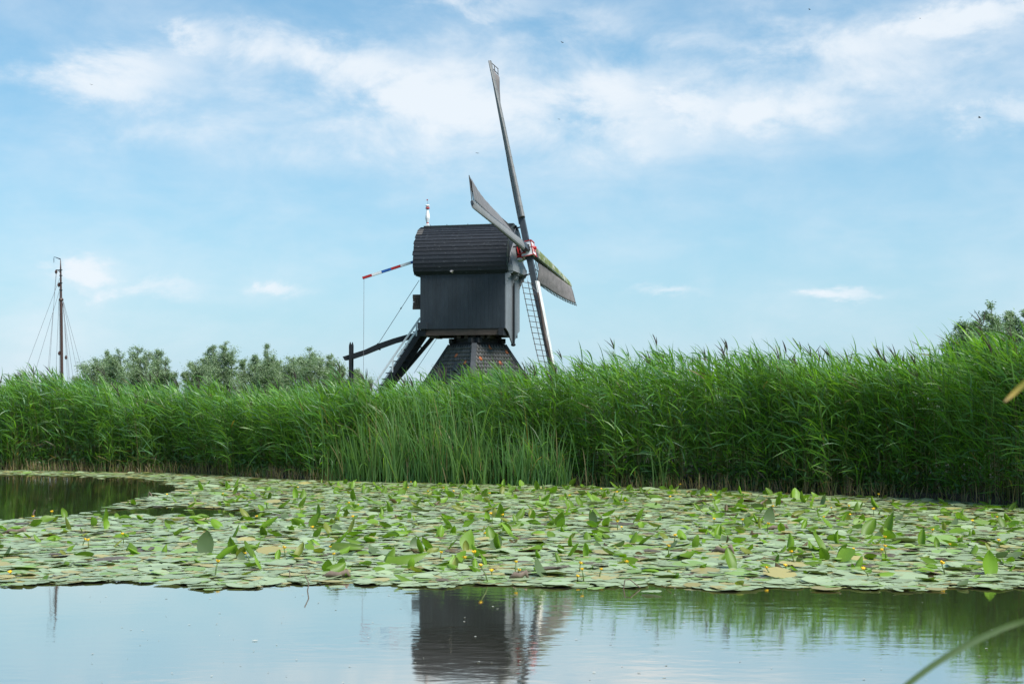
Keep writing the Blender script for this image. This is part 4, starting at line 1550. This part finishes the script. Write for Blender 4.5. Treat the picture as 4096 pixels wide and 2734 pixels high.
for i, (x, y) in enumerate(pts):
    size = rl.uniform(.10, .26) if rl.random() < .84 else rl.uniform(.26, .38)
    az = rl.uniform(0, 2 * np.pi)
    z = .006 + rl.random() * .012
    tx, ty = rl.normal(0, .022), rl.normal(0, .022)
    if rl.random() < .07:
        ty += rl.uniform(.08, .25) * rl.choice([-1, 1])
    z += abs(tx) * size * .5 + abs(ty) * size * .4
    R = Matrix.Rotation(az, 4, 'Z') @ Matrix.Rotation(tx, 4, 'Y') @ Matrix.Rotation(ty, 4, 'X')
    if i in solo:
        vi = int(rl.integers(0, 16))
        o = bpy.data.objects.new('lily_pad', variants[vi])
        tr_c = variants[vi].attributes['tint'].data[0].color
        look = 'brown' if tr_c[1] < .12 else 'yellowed' if tr_c[0] > tr_c[1] else 'bright green' if tr_c[2] < .12 else 'pale green'
        look = ('small ' if size < .17 else 'large ' if size > .25 else '') + look
        o.matrix_world = Matrix.Translation((x, y, z)) @ R @ Matrix.Diagonal((size, size, size * 1.0, 1))
        COL.objects.link(o)
        px, py = to_px((x, y, 0))
        zone = 'left of the mast reflection' if px < 230 else 'between mast and mill reflections' if px < 1640 else 'above the mill reflection' if px < 2330 else 'just right of the mill reflection' if px < 2900 else 'above the reed reflection' if px < 3500 else 'toward the arching reed blade'
        tag(o, f'{look} flat lily pad in the front rows, {zone}', 'lily pad', f'{look} front lily pads {zone}')
        cnt += 1
    else:
        V, Ft = pad_verts(rl, 12)
        A = np.array(R.to_3x3())
        VV_.append((V * size) @ A.T + np.array([x, y, z])); FF_.append(Ft + off); off += len(V)
        TT_.append(np.tile(pad_tint(rl), (len(V), 1)))
o = np_mesh('lily_pads', np.concatenate(VV_), None, np.concatenate(FF_), np.concatenate(TT_), 'lily_pad', smooth=True)
tag(o, 'countless pale floating lily pads covering the middle and far pond', 'lily pads', kind='stuff')

# duckweed film between the pads
gx, gy = np.meshgrid(np.arange(-18, 18, .35), np.arange(13.9, 45, .35))
cells = []
Vd, Qd = [], []
for x, y in zip(gx.ravel(), gy.ravel()):
    if not (-.44 * y - .8 < x < .52 * y + 1.2) or y + .35 > bank_y(x):
        continue
    ok = all(in_lily(*to_px((x + a, y + b, 0)), 6) for a in (0, .35) for b in (0, .35))
    if ok:
        b0 = len(Vd)
        Vd += [(x, y, .0045), (x + .35, y, .0045), (x + .35, y + .35, .0045), (x, y + .35, .0045)]
        Qd.append((b0, b0 + 1, b0 + 2, b0 + 3))
o = np_mesh('duckweed', np.array(Vd), np.array(Qd), None, None, 'duckweed')
tag(o, 'thin yellow green duckweed film between the lily pads', 'duckweed', kind='stuff')


# standing leaves: rolled, folded or cupped, held above the water
def standing_leaf(kind, r_):
    nl, nw_ = 7, 7
    L_, W_ = 1.0, .82
    th = {'rolled': r_.uniform(2.0, 2.9), 'folded': r_.uniform(1.2, 1.9), 'open': r_.uniform(.35, .9)}[kind]
    vs, fs = [], []
    bend = r_.uniform(-.25, .5)
    skew = r_.uniform(-.25, .25)
    for i in range(nl):
        u = i / (nl - 1)
        w_ = W_ / 2 * (math.sin(math.pi * min(1, .12 + .88 * u) ** .75) ** .7 if u < 1 else 0.02)
        w_ = max(w_, .03)
        ang_b = bend * u
        for j in range(nw_):
            v = -1 + 2 * j / (nw_ - 1)
            a = v * th * .5 + skew * v * v
            rad = w_ / max(th * .5, .2)
            yy, zz_ = math.sin(a) * rad, (1 - math.cos(a)) * rad
            lobes = -.16 * abs(v) if u < .2 else 0          # lobes at the stalk end
            vs.append(((u + lobes * (1 - u * 5)) * L_ * math.cos(ang_b) , yy, zz_ + u * L_ * math.sin(ang_b) * .7 + .012 * r_.normal()))
    for i in range(nl - 1):
        for j in range(nw_ - 1):
            a = i * nw_ + j
            fs.append((a, a + 1, a + nw_ + 1, a + nw_))
    me = bpy.data.meshes.new('lily_leaf')
    me.from_pydata(vs, [], fs)
    col = np.array([.15, .27, .022]) * r_.uniform(.5, 1.2)
    u = r_.random()
    if kind == 'open' and u < .35:
        col = np.array([.13, .19, .085]) * r_.uniform(.8, 1.1)
    elif u < .05:
        col = np.array([.20, .23, .045])
    elif u > .985:
        col = np.array([.11, .075, .03])
    a = me.attributes.new('tint', 'FLOAT_COLOR', 'POINT')
    tc_ = np.ones((len(vs), 4)); tc_[:, :3] = col
    a.data.foreach_set('color', tc_.ravel().astype(np.float32))
    me.materials.append(MATS['lily_leaf'])
    me.polygons.foreach_set('use_smooth', [True] * len(fs))
    return me


kinds = ['rolled'] * 9 + ['folded'] * 10 + ['open'] * 5
lv = [(k, standing_leaf(k, rl)) for k in kinds]
lv_np = [(np.array([v.co[:] for v in me.vertices]), np.array([p.vertices[:] for p in me.polygons]), np.array(me.attributes['tint'].data[0].color[:3])) for k, me in lv]


def leaf_density(px, py):
    edge = np.interp(px, nex, ney)
    d = 1.0
    if py > edge - 45:
        d *= .35
    if px < 900 and py < 2060:
        d *= .18
    elif px < 900:
        d *= .55
    if px < 1250 and py > 2230:
        d *= .45
    if px > 1250 and py < 2250:
        d *= 1.25
    cl = mnoise.noise(Vector((px * .004, py * .018, 4.2)))
    return min(1, d * max(.15, 1.0 + 1.3 * cl))


named = [  # leaves one can pick out in the photograph: x, y of the foot, kind, size, heading, pitch, label
    (1052, 2100 + 20, 'folded', .40, 0.5, .5), (830, 2215, 'open', .36, 1.5, 1.15), (1335, 2200, 'rolled', .52, 0.05, .06),
    (3085, 2098, 'open', .36, 1.6, 1.2), (3290, 2210, 'folded', .36, 2.5, .95), (3355, 2250, 'open', .38, 1.2, .55),
    (2930, 2275, 'folded', .32, 1.9, 1.1), (3950, 2300, 'folded', .34, 1.7, 1.2), (1560, 2255, 'rolled', .60, 0.02, .08),
    (1885, 2200, 'open', .34, 1.6, 1.1), (2380, 2105, 'open', .30, 1.6, 1.2), (3560, 2135, 'folded', .38, .9, 1.2),
    (3470, 2140, 'folded', .40, .8, .8), (2180, 2310, 'open', .30, 2.4, .7), (880, 2240, 'folded', .36, .5, .5),
    (1005, 2235, 'folded', .34, 2.3, .6), (1650, 2330, 'folded', .27, 3.0, .3), (3520, 2310, 'folded', .34, .1, .22)]
spots = []
for px, py, kd, sz, hd, pt in named:
    g = on_water(px, py)
    sz *= .78
    spots.append((g.x, g.y, kd, sz, hd, pt))
tries = 0
cand = lily_pts(15000, 61, 14.6, 36)
for x, y in cand:
    if len(spots) >= 1700:
        break
    px, py = to_px((x, y, 0))
    if not (-250 < px < 4700) or y > bank_y(x) - .3:
        continue
    if rl.random() > leaf_density(px, py) * min(1.0, (y / 20.0) ** 1.0):
        continue
    kd = rl.choice(['rolled', 'folded', 'open'], p=[.34, .42, .24])
    hd = rl.uniform(0, 2 * math.pi)
    pt = {'rolled': rl.choice([rl.uniform(.02, .25), rl.uniform(.5, 1.3)], p=[.72, .28]), 'folded': rl.choice([rl.uniform(.05, .4), rl.uniform(.4, 1.2)], p=[.7, .3]), 'open': rl.choice([rl.uniform(.05, .2), rl.uniform(.4, 1.1)], p=[.8, .2])}[kd]
    spots.append((x, y, kd, rl.uniform(.10, .24) * (.85 if y < 17.5 else 1.0), hd, float(pt)))
spots.sort(key=lambda s_: s_[1])
VVs, FFs, TTs, off, made = [], [], [], 0, 0
PHR = {'rolled': 'tightly rolled green lily leaf', 'folded': 'folded green lily leaf', 'open': 'cupped open lily leaf'}
for i, (x, y, kd, sz, hd, pt) in enumerate(spots):
    idx = int(rl.choice([k for k in range(len(lv)) if lv[k][0] == kd and (sz < .2 or lv_np[k][2][1] > .12)]))
    px, py = to_px((x, y, 0))
    M = Matrix.Translation((x, y, .012)) @ Matrix.Rotation(hd, 4, 'Z') @ Matrix.Rotation(-pt, 4, 'Y') @ Matrix.Rotation(rl.normal(0, .35) + (math.pi if (kd != 'open' and rl.random() < .5) else 0), 4, 'X') @ Matrix.Diagonal((sz, sz * rl.uniform(.7, 1.05), sz, 1))
    if 20 < px < 4080 and made < 296:
        o = bpy.data.objects.new('lily_leaf', lv[idx][1])
        o.matrix_world = M
        # keep the lowest point just above the water
        zmin = min((M @ v.co).z for v in lv[idx][1].vertices)
        o.matrix_world = Matrix.Translation((0, 0, (-.01 - zmin) if zmin < -.01 else 0)) @ M
        COL.objects.link(o)
        post = 'standing upright' if pt > .75 else 'slanting' if pt > .3 else 'lying low'
        zone = 'far left' if px < 900 else 'left of the mill' if px < 1640 else 'below the mill' if px < 2330 else 'right of the mill' if px < 3300 else 'far right'
        depth = 'near' if y < 18 else 'middle'
        big = 'large ' if sz > .2 else 'small ' if sz < .14 else ''
        tag(o, f'{big}{PHR[kd]} {post}, {zone}, in {depth} rows', 'lily leaf', f'{big}{kd} leaves {post} {zone} {depth}')
        made += 1
    else:
        V, Q_, c_ = lv_np[idx]
        A = np.array(M)
        Vw = V @ A[:3, :3].T + A[:3, 3]
        Vw[:, 2] += max(0, -.01 - Vw[:, 2].min())
        VVs.append(Vw); FFs.append(Q_ + off); off += len(V); TTs.append(np.tile(c_, (len(V), 1)))
o = np_mesh('lily_leaves', np.concatenate(VVs), np.concatenate(FFs), None, np.concatenate(TTs), 'lily_leaf', smooth=True)
tag(o, 'raised green lily leaves in the far rows of the bed toward the reeds', 'lily leaves', kind='stuff')

# yellow flowers on stalks
fl_me = []
for k in range(3):
    mb = MB()
    mb.lathe((0, 0, 0), [(.008, -.002), (.022, .004), (.029, .016), (.027, .030), (.016, .033 - .004 * k), (.012, .026)], 8)
    for j in range(5):
        a = 2 * math.pi * j / 5 + k
        c_, s_ = math.cos(a), math.sin(a)
        mb.add([(c_ * .02 - s_ * .016, s_ * .02 + c_ * .016, .006), (c_ * .02 + s_ * .016, s_ * .02 - c_ * .016, .006), (c_ * .034 + s_ * .012, s_ * .034 - c_ * .012, .034), (c_ * .034 - s_ * .012, s_ * .034 + c_ * .012, .034)], [(0, 1, 2, 3)])
    me = bpy.data.meshes.new('bloom'); me.from_pydata(mb.v, [], mb.f); me.materials.append(MATS['flower_yellow'])
    me.polygons.foreach_set('use_smooth', [True] * len(mb.f))
    fl_me.append(me)


def flower(x, y, h, lean, label, group):
    root = empty('yellow_water_lily', (x, y, 0))
    tag(root, label, 'flower', group)
    mid_, top_ = Vector((lean[0] * .4, lean[1] * .4, h * .55)), Vector((lean[0], lean[1], h))
    MB().tube([(0, 0, -.03), mid_, top_], [.0075, .007, .006], 5).build('stalk', 'flower_stalk', root, True)
    b = bpy.data.objects.new('bloom', fl_me[int(rl.integers(0, 3))])
    b.location = top_; b.rotation_euler = (rl.normal(0, .2), rl.normal(0, .2), rl.uniform(0, 6))
    sc_ = rl.uniform(.55, .85)
    b.scale = (sc_, sc_, sc_)
    COL.objects.link(b); b.parent = root


fl_named = [(1955, 2333, .18, (-.085, .02), 'yellow flower on a stalk leaning left out over the mill reflection'),
            (1967, 2306, .06, (0, 0), 'short yellow flower beside the leaning one above the mill reflection'),
            (2336, 2328, .13, (-.02, 0), 'yellow flower on a tall stalk at the bed edge right of the mill reflection'),
            (2310, 2328, .06, (0, 0), 'short yellow flower at the bed edge right of the mill reflection'),
            (2318, 2290, .10, (.01, 0), 'yellow flower standing behind the pair at the bed edge'),
            (1885, 2262, .15, (.035, 0), 'yellow flower leaning right below the mill'),
            (3085, 2312, .11, (-.05, 0), 'yellow flower leaning left at the right bed edge'),
            (3152, 2300, .10, (-.03, 0), 'yellow flower just right of the left leaning one at right'),
            (3176, 2252, .13, (-.03, 0), 'tall yellow flower among folded leaves at right'),
            (3782, 2305, .14, (-.04, 0), 'yellow flower with a long stalk near the right corner of the bed'),
            (134, 2097, .12, (-.01, 0), 'yellow flower by the open water at far left'),
            (355, 2195, .11, (-.01, 0), 'yellow flower standing alone in the left lily bed'),
            (495, 2175, .13, (-.02, 0), 'yellow flower with a slanting stalk in the left lily bed'),
            (1335, 2250, .10, (.0, 0), 'yellow flower below left of the mill among duckweed'),
            (3540, 2185, .12, (.0, 0), 'yellow flower against an upright folded leaf at right')]
for px, py, h, ln_, lab in fl_named:
    g = on_water(px, py)
    flower(g.x, g.y, h, ln_, lab, 'yellow water lily flowers')
cand = lily_pts(1500, 71, 15.2, 40)
nf = 0
for x, y in cand:
    px, py = to_px((x, y, 0))
    if not (30 < px < 4070) or y > bank_y(x) - .35 or nf >= 60:
        continue
    if px < 900 and rl.random() < .45:
        continue
    zone = 'left' if px < 1200 else 'centre' if px < 2500 else 'right'
    row = 'front rows' if y < 18.5 else 'middle rows' if y < 25 else 'far rows by the reeds'
    h = rl.uniform(.05, .16)
    flower(x, y, h, (rl.normal(0, .025), rl.normal(0, .02)), f'small yellow flower in the {row} of the lily bed, {zone} part', f'yellow flowers, {row}, {zone}')
    nf += 1

# brown rhizomes and twigs lying among the pads
for px, py, ln_, ang, h, lab in ((3110, 2120, .35, .2, .05, 'brown rotting leaf stalk lying among the pads at right'), (2890, 2218, .30, -.5, .09, 'brown curled dead leaf right of the mill reflection'),
                                 (1345, 2312, .30, .05, .05, 'brown sunken root at the near bed edge left of the mill reflection'), (2075, 2318, .20, .1, .06, 'grey green root knob at the bed edge above the mill reflection'),
                                 (60, 2135, .35, -.1, .05, 'dark brown root lying at the far left of the bed')):
    g = on_water(px, py)
    d_ = Vector((math.cos(ang), math.sin(ang), 0))
    mb = MB().tube([Vector((0, 0, 0)) - d_ * ln_ / 2, Vector((0, 0, h * .6)) - d_ * ln_ * .2, Vector((0, 0, h * .35)) + d_ * ln_ * .1, Vector((0, 0, h)) + d_ * ln_ * .38, d_ * ln_ / 2], [.012, .035, .03, .035, .012], 7)
    o = mb.build('lily_root', 'twig', None, True)
    o.location = (g.x, g.y, .02)
    tag(o, lab, 'root')
for pl, lab in (([(1226, 2362), (1235, 2331), (1219, 2297)], 'thin bent twig standing in the open water left of the mill reflection'),
                ([(2490, 2352), (2500, 2318), (2520, 2316), (2560, 2348)], 'dead bent stem arched over the water edge right of the mill reflection'),
                ([(1163, 2312), (1157, 2278)], 'short green shoot standing in the near pads left of the mill'),
                ([(125, 2052), (140, 2038)], 'pale twig sticking out of the open water at far left'),
                ([(592, 1978), (597, 1966), (615, 1990)], 'forked pale stick rising from the dark open water')):
    g = on_water(*pl[0])
    pp = [at(x, y, g.y) - Vector((g.x, g.y, 0)) for x, y in pl]
    pp[0].z -= .06
    o = MB().tube(pp, .006 if g.y < 20 else .016, 5).build('twig', 'twig')
    o.location = (g.x, g.y, 0)
    tag(o, lab, 'twig')

# pollen, petals and bits of reed drifting on the open water
nbit = 130
yb = rr.uniform(8.8, 14.6, nbit); xb = rr.uniform(-.40, .40, nbit) * yb
clx = rr.random(nbit) < .5
xb[clx] = rr.normal(-.8, 1.2, clx.sum())
C = np.stack([xb, yb, np.full(nbit, .004)], -1)
sz = rr.uniform(.004, .014, nbit) * np.where(rr.random(nbit) < .06, 2.2, 1)
aa = rr.uniform(0, 6.28, nbit)
ring = np.stack([np.stack([np.cos(aa + k * 1.0472) * sz * rr.uniform(.7, 1.2, nbit), np.sin(aa + k * 1.0472) * sz, rr.uniform(0, .003, nbit)], -1) for k in range(6)], 1)
V = (C[:, None, :] + ring).reshape(-1, 3)
Q = np.concatenate([np.arange(nbit)[:, None] * 6 + np.array([[0, 1, 2, 3]]), np.arange(nbit)[:, None] * 6 + np.array([[0, 3, 4, 5]])])
o = np_mesh('floating_specks', V, Q, None, np.repeat(np.array([.42, .42, .36]) * rr.uniform(.5, 1.2, (nbit, 1)), 6, 0), 'lily_pad')
tag(o, 'pale specks of pollen and plant bits drifting on the open water', 'specks', kind='stuff')

# ------------------------------------------------------------------ blades close to the camera, right edge
DN = 2.3
pl = empty('near_reed', (1.25, DN, .3))
tag(pl, 'blurred reed close to the camera with an arching blade at the lower right', 'reed plant')
po = Vector((1.25, DN, .3))


def near_blade(pts, wds, cols, flat):
    P = np.array([[*(Vector(p) - po)] for p in pts])[None]
    k = P.shape[1]
    # smooth with Catmull-like resampling
    t = np.linspace(0, k - 1, 26)
    i0 = np.clip(t.astype(int), 0, k - 2); f = t - i0
    pm = lambda i: P[0][np.clip(i, 0, k - 1)]
    p0, p1, p2, p3 = pm(i0 - 1), pm(i0), pm(i0 + 1), pm(i0 + 2)
    f = f[:, None]
    C_ = .5 * ((2 * p1) + (-p0 + p2) * f + (2 * p0 - 5 * p1 + 4 * p2 - p3) * f ** 2 + (-p0 + 3 * p1 - 3 * p2 + p3) * f ** 3)
    T_ = unit(np.gradient(C_, axis=0))
    s_ = unit(np.cross(T_, np.tile(np.array(flat), (26, 1))))
    wv = np.interp(t, np.arange(k), wds) * .8
    nn = unit(np.cross(s_, T_))
    V = np.concatenate([C_ - s_ * wv[:, None] / 2 + nn * wv[:, None] * .22, C_ , C_ + s_ * wv[:, None] / 2 + nn * wv[:, None] * .22])
    Q = [(i, i + 1, 26 + i + 1, 26 + i) for i in range(25)] + [(26 + i, 26 + i + 1, 52 + i + 1, 52 + i) for i in range(25)]
    cc = np.stack([np.interp(t, np.arange(k), [c[j] for c in cols]) for j in range(3)], -1)
    return np_mesh('leaf', V, np.array(Q), None, np.tile(cc, (3, 1)), 'near_blade', pl, True)


G = lambda x, y, Y=DN: at(x * 1.7437, y * 1.7437, Y)
near_blade([(1.22, DN, .62), G(2480, 1415), G(2349, 1424), G(2250, 1462), G(2160, 1512), G(2085, 1566), G(2020, 1625), G(1990, 1665)], [.012, .0125, .0125, .0125, .0125, .012, .007, .001],
           [(.10, .15, .04)] * 3 + [(.13, .19, .08)] * 3 + [(.07, .13, .03)] * 2, (0, -1, .25))
near_blade([(1.24, DN, 1.45), G(2470, 770), G(2400, 838), G(2349, 880), G(2322, 905), G(2304, 921)], [.012, .012, .012, .0115, .0095, .003],
           [(.10, .17, .03)] * 2 + [(.16, .19, .03), (.30, .26, .045), (.62, .42, .11), (.60, .40, .22)], (0, -1, .25))['label'] = 'yellow tipped blade'
MB().tube([(0, 0, 0), (.0, 0, .6), (-.01, 0, 1.2), (.0, 0, 1.75)], [.006, .006, .005, .003], 6).build('stem', 'flower_stalk', pl)


# ------------------------------------------------------------------ birds and one insect
def bird(px, py, D, span, label, m='feather_dark', flap=.5, yaw=0.0):
    p = at(px, py, D)
    mb = MB()
    h = span / 2
    mb.tube([(0, -.32 * span, 0), (0, -.2 * span, 0), (0, .05 * span, 0), (0, .3 * span, .0)], [.01 * span, .06 * span, .07 * span, .015 * span], 6)
    o = mb.build('bird', m, None, True)
    for s in (-1, 1):
        w_ = [(s * .04 * span, -.12 * span, .02), (s * .5 * h, -.16 * span, flap * .4 * h), (s * h, .06 * span, flap * .55 * h), (s * .5 * h, .08 * span, flap * .38 * h), (s * .04 * span, .12 * span, .02)]
        MB().prism(w_, (0, 0, .006)).build('wing', m, o)
    o.location = p
    o.rotation_euler = (0, .15, yaw)
    tag(o, label, 'bird')


bird(1806, 1083, 58, .30, 'pale small bird flying across the mill roof above the eaves', 'feather_pale', -.9, 1.3)
bird(2249, 171, 70, .22, 'tiny dark bird high right of the upright sail tip', yaw=.7)
bird(2236, 478, 70, .14, 'tiny dark bird to the right of the upright sail middle', yaw=.2)
bird(3238, 39, 75, .20, 'tiny dark bird at the top of the sky at right', yaw=.8)
bird(3918, 471, 75, .30, 'tiny dark bird near the right edge of the sky', yaw=.9)
bird(3680, 75, 80, .12, 'faint dark bird under the top edge in the right corner', yaw=.4)
bird(365, 340, 70, .18, 'tiny white bird in front of the left cloud', 'feather_pale', .7, .3)
bird(1909, 614, 40, .10, 'small dark blurred insect left of the upright sail', yaw=.1)  # an insect, built with the bird shape
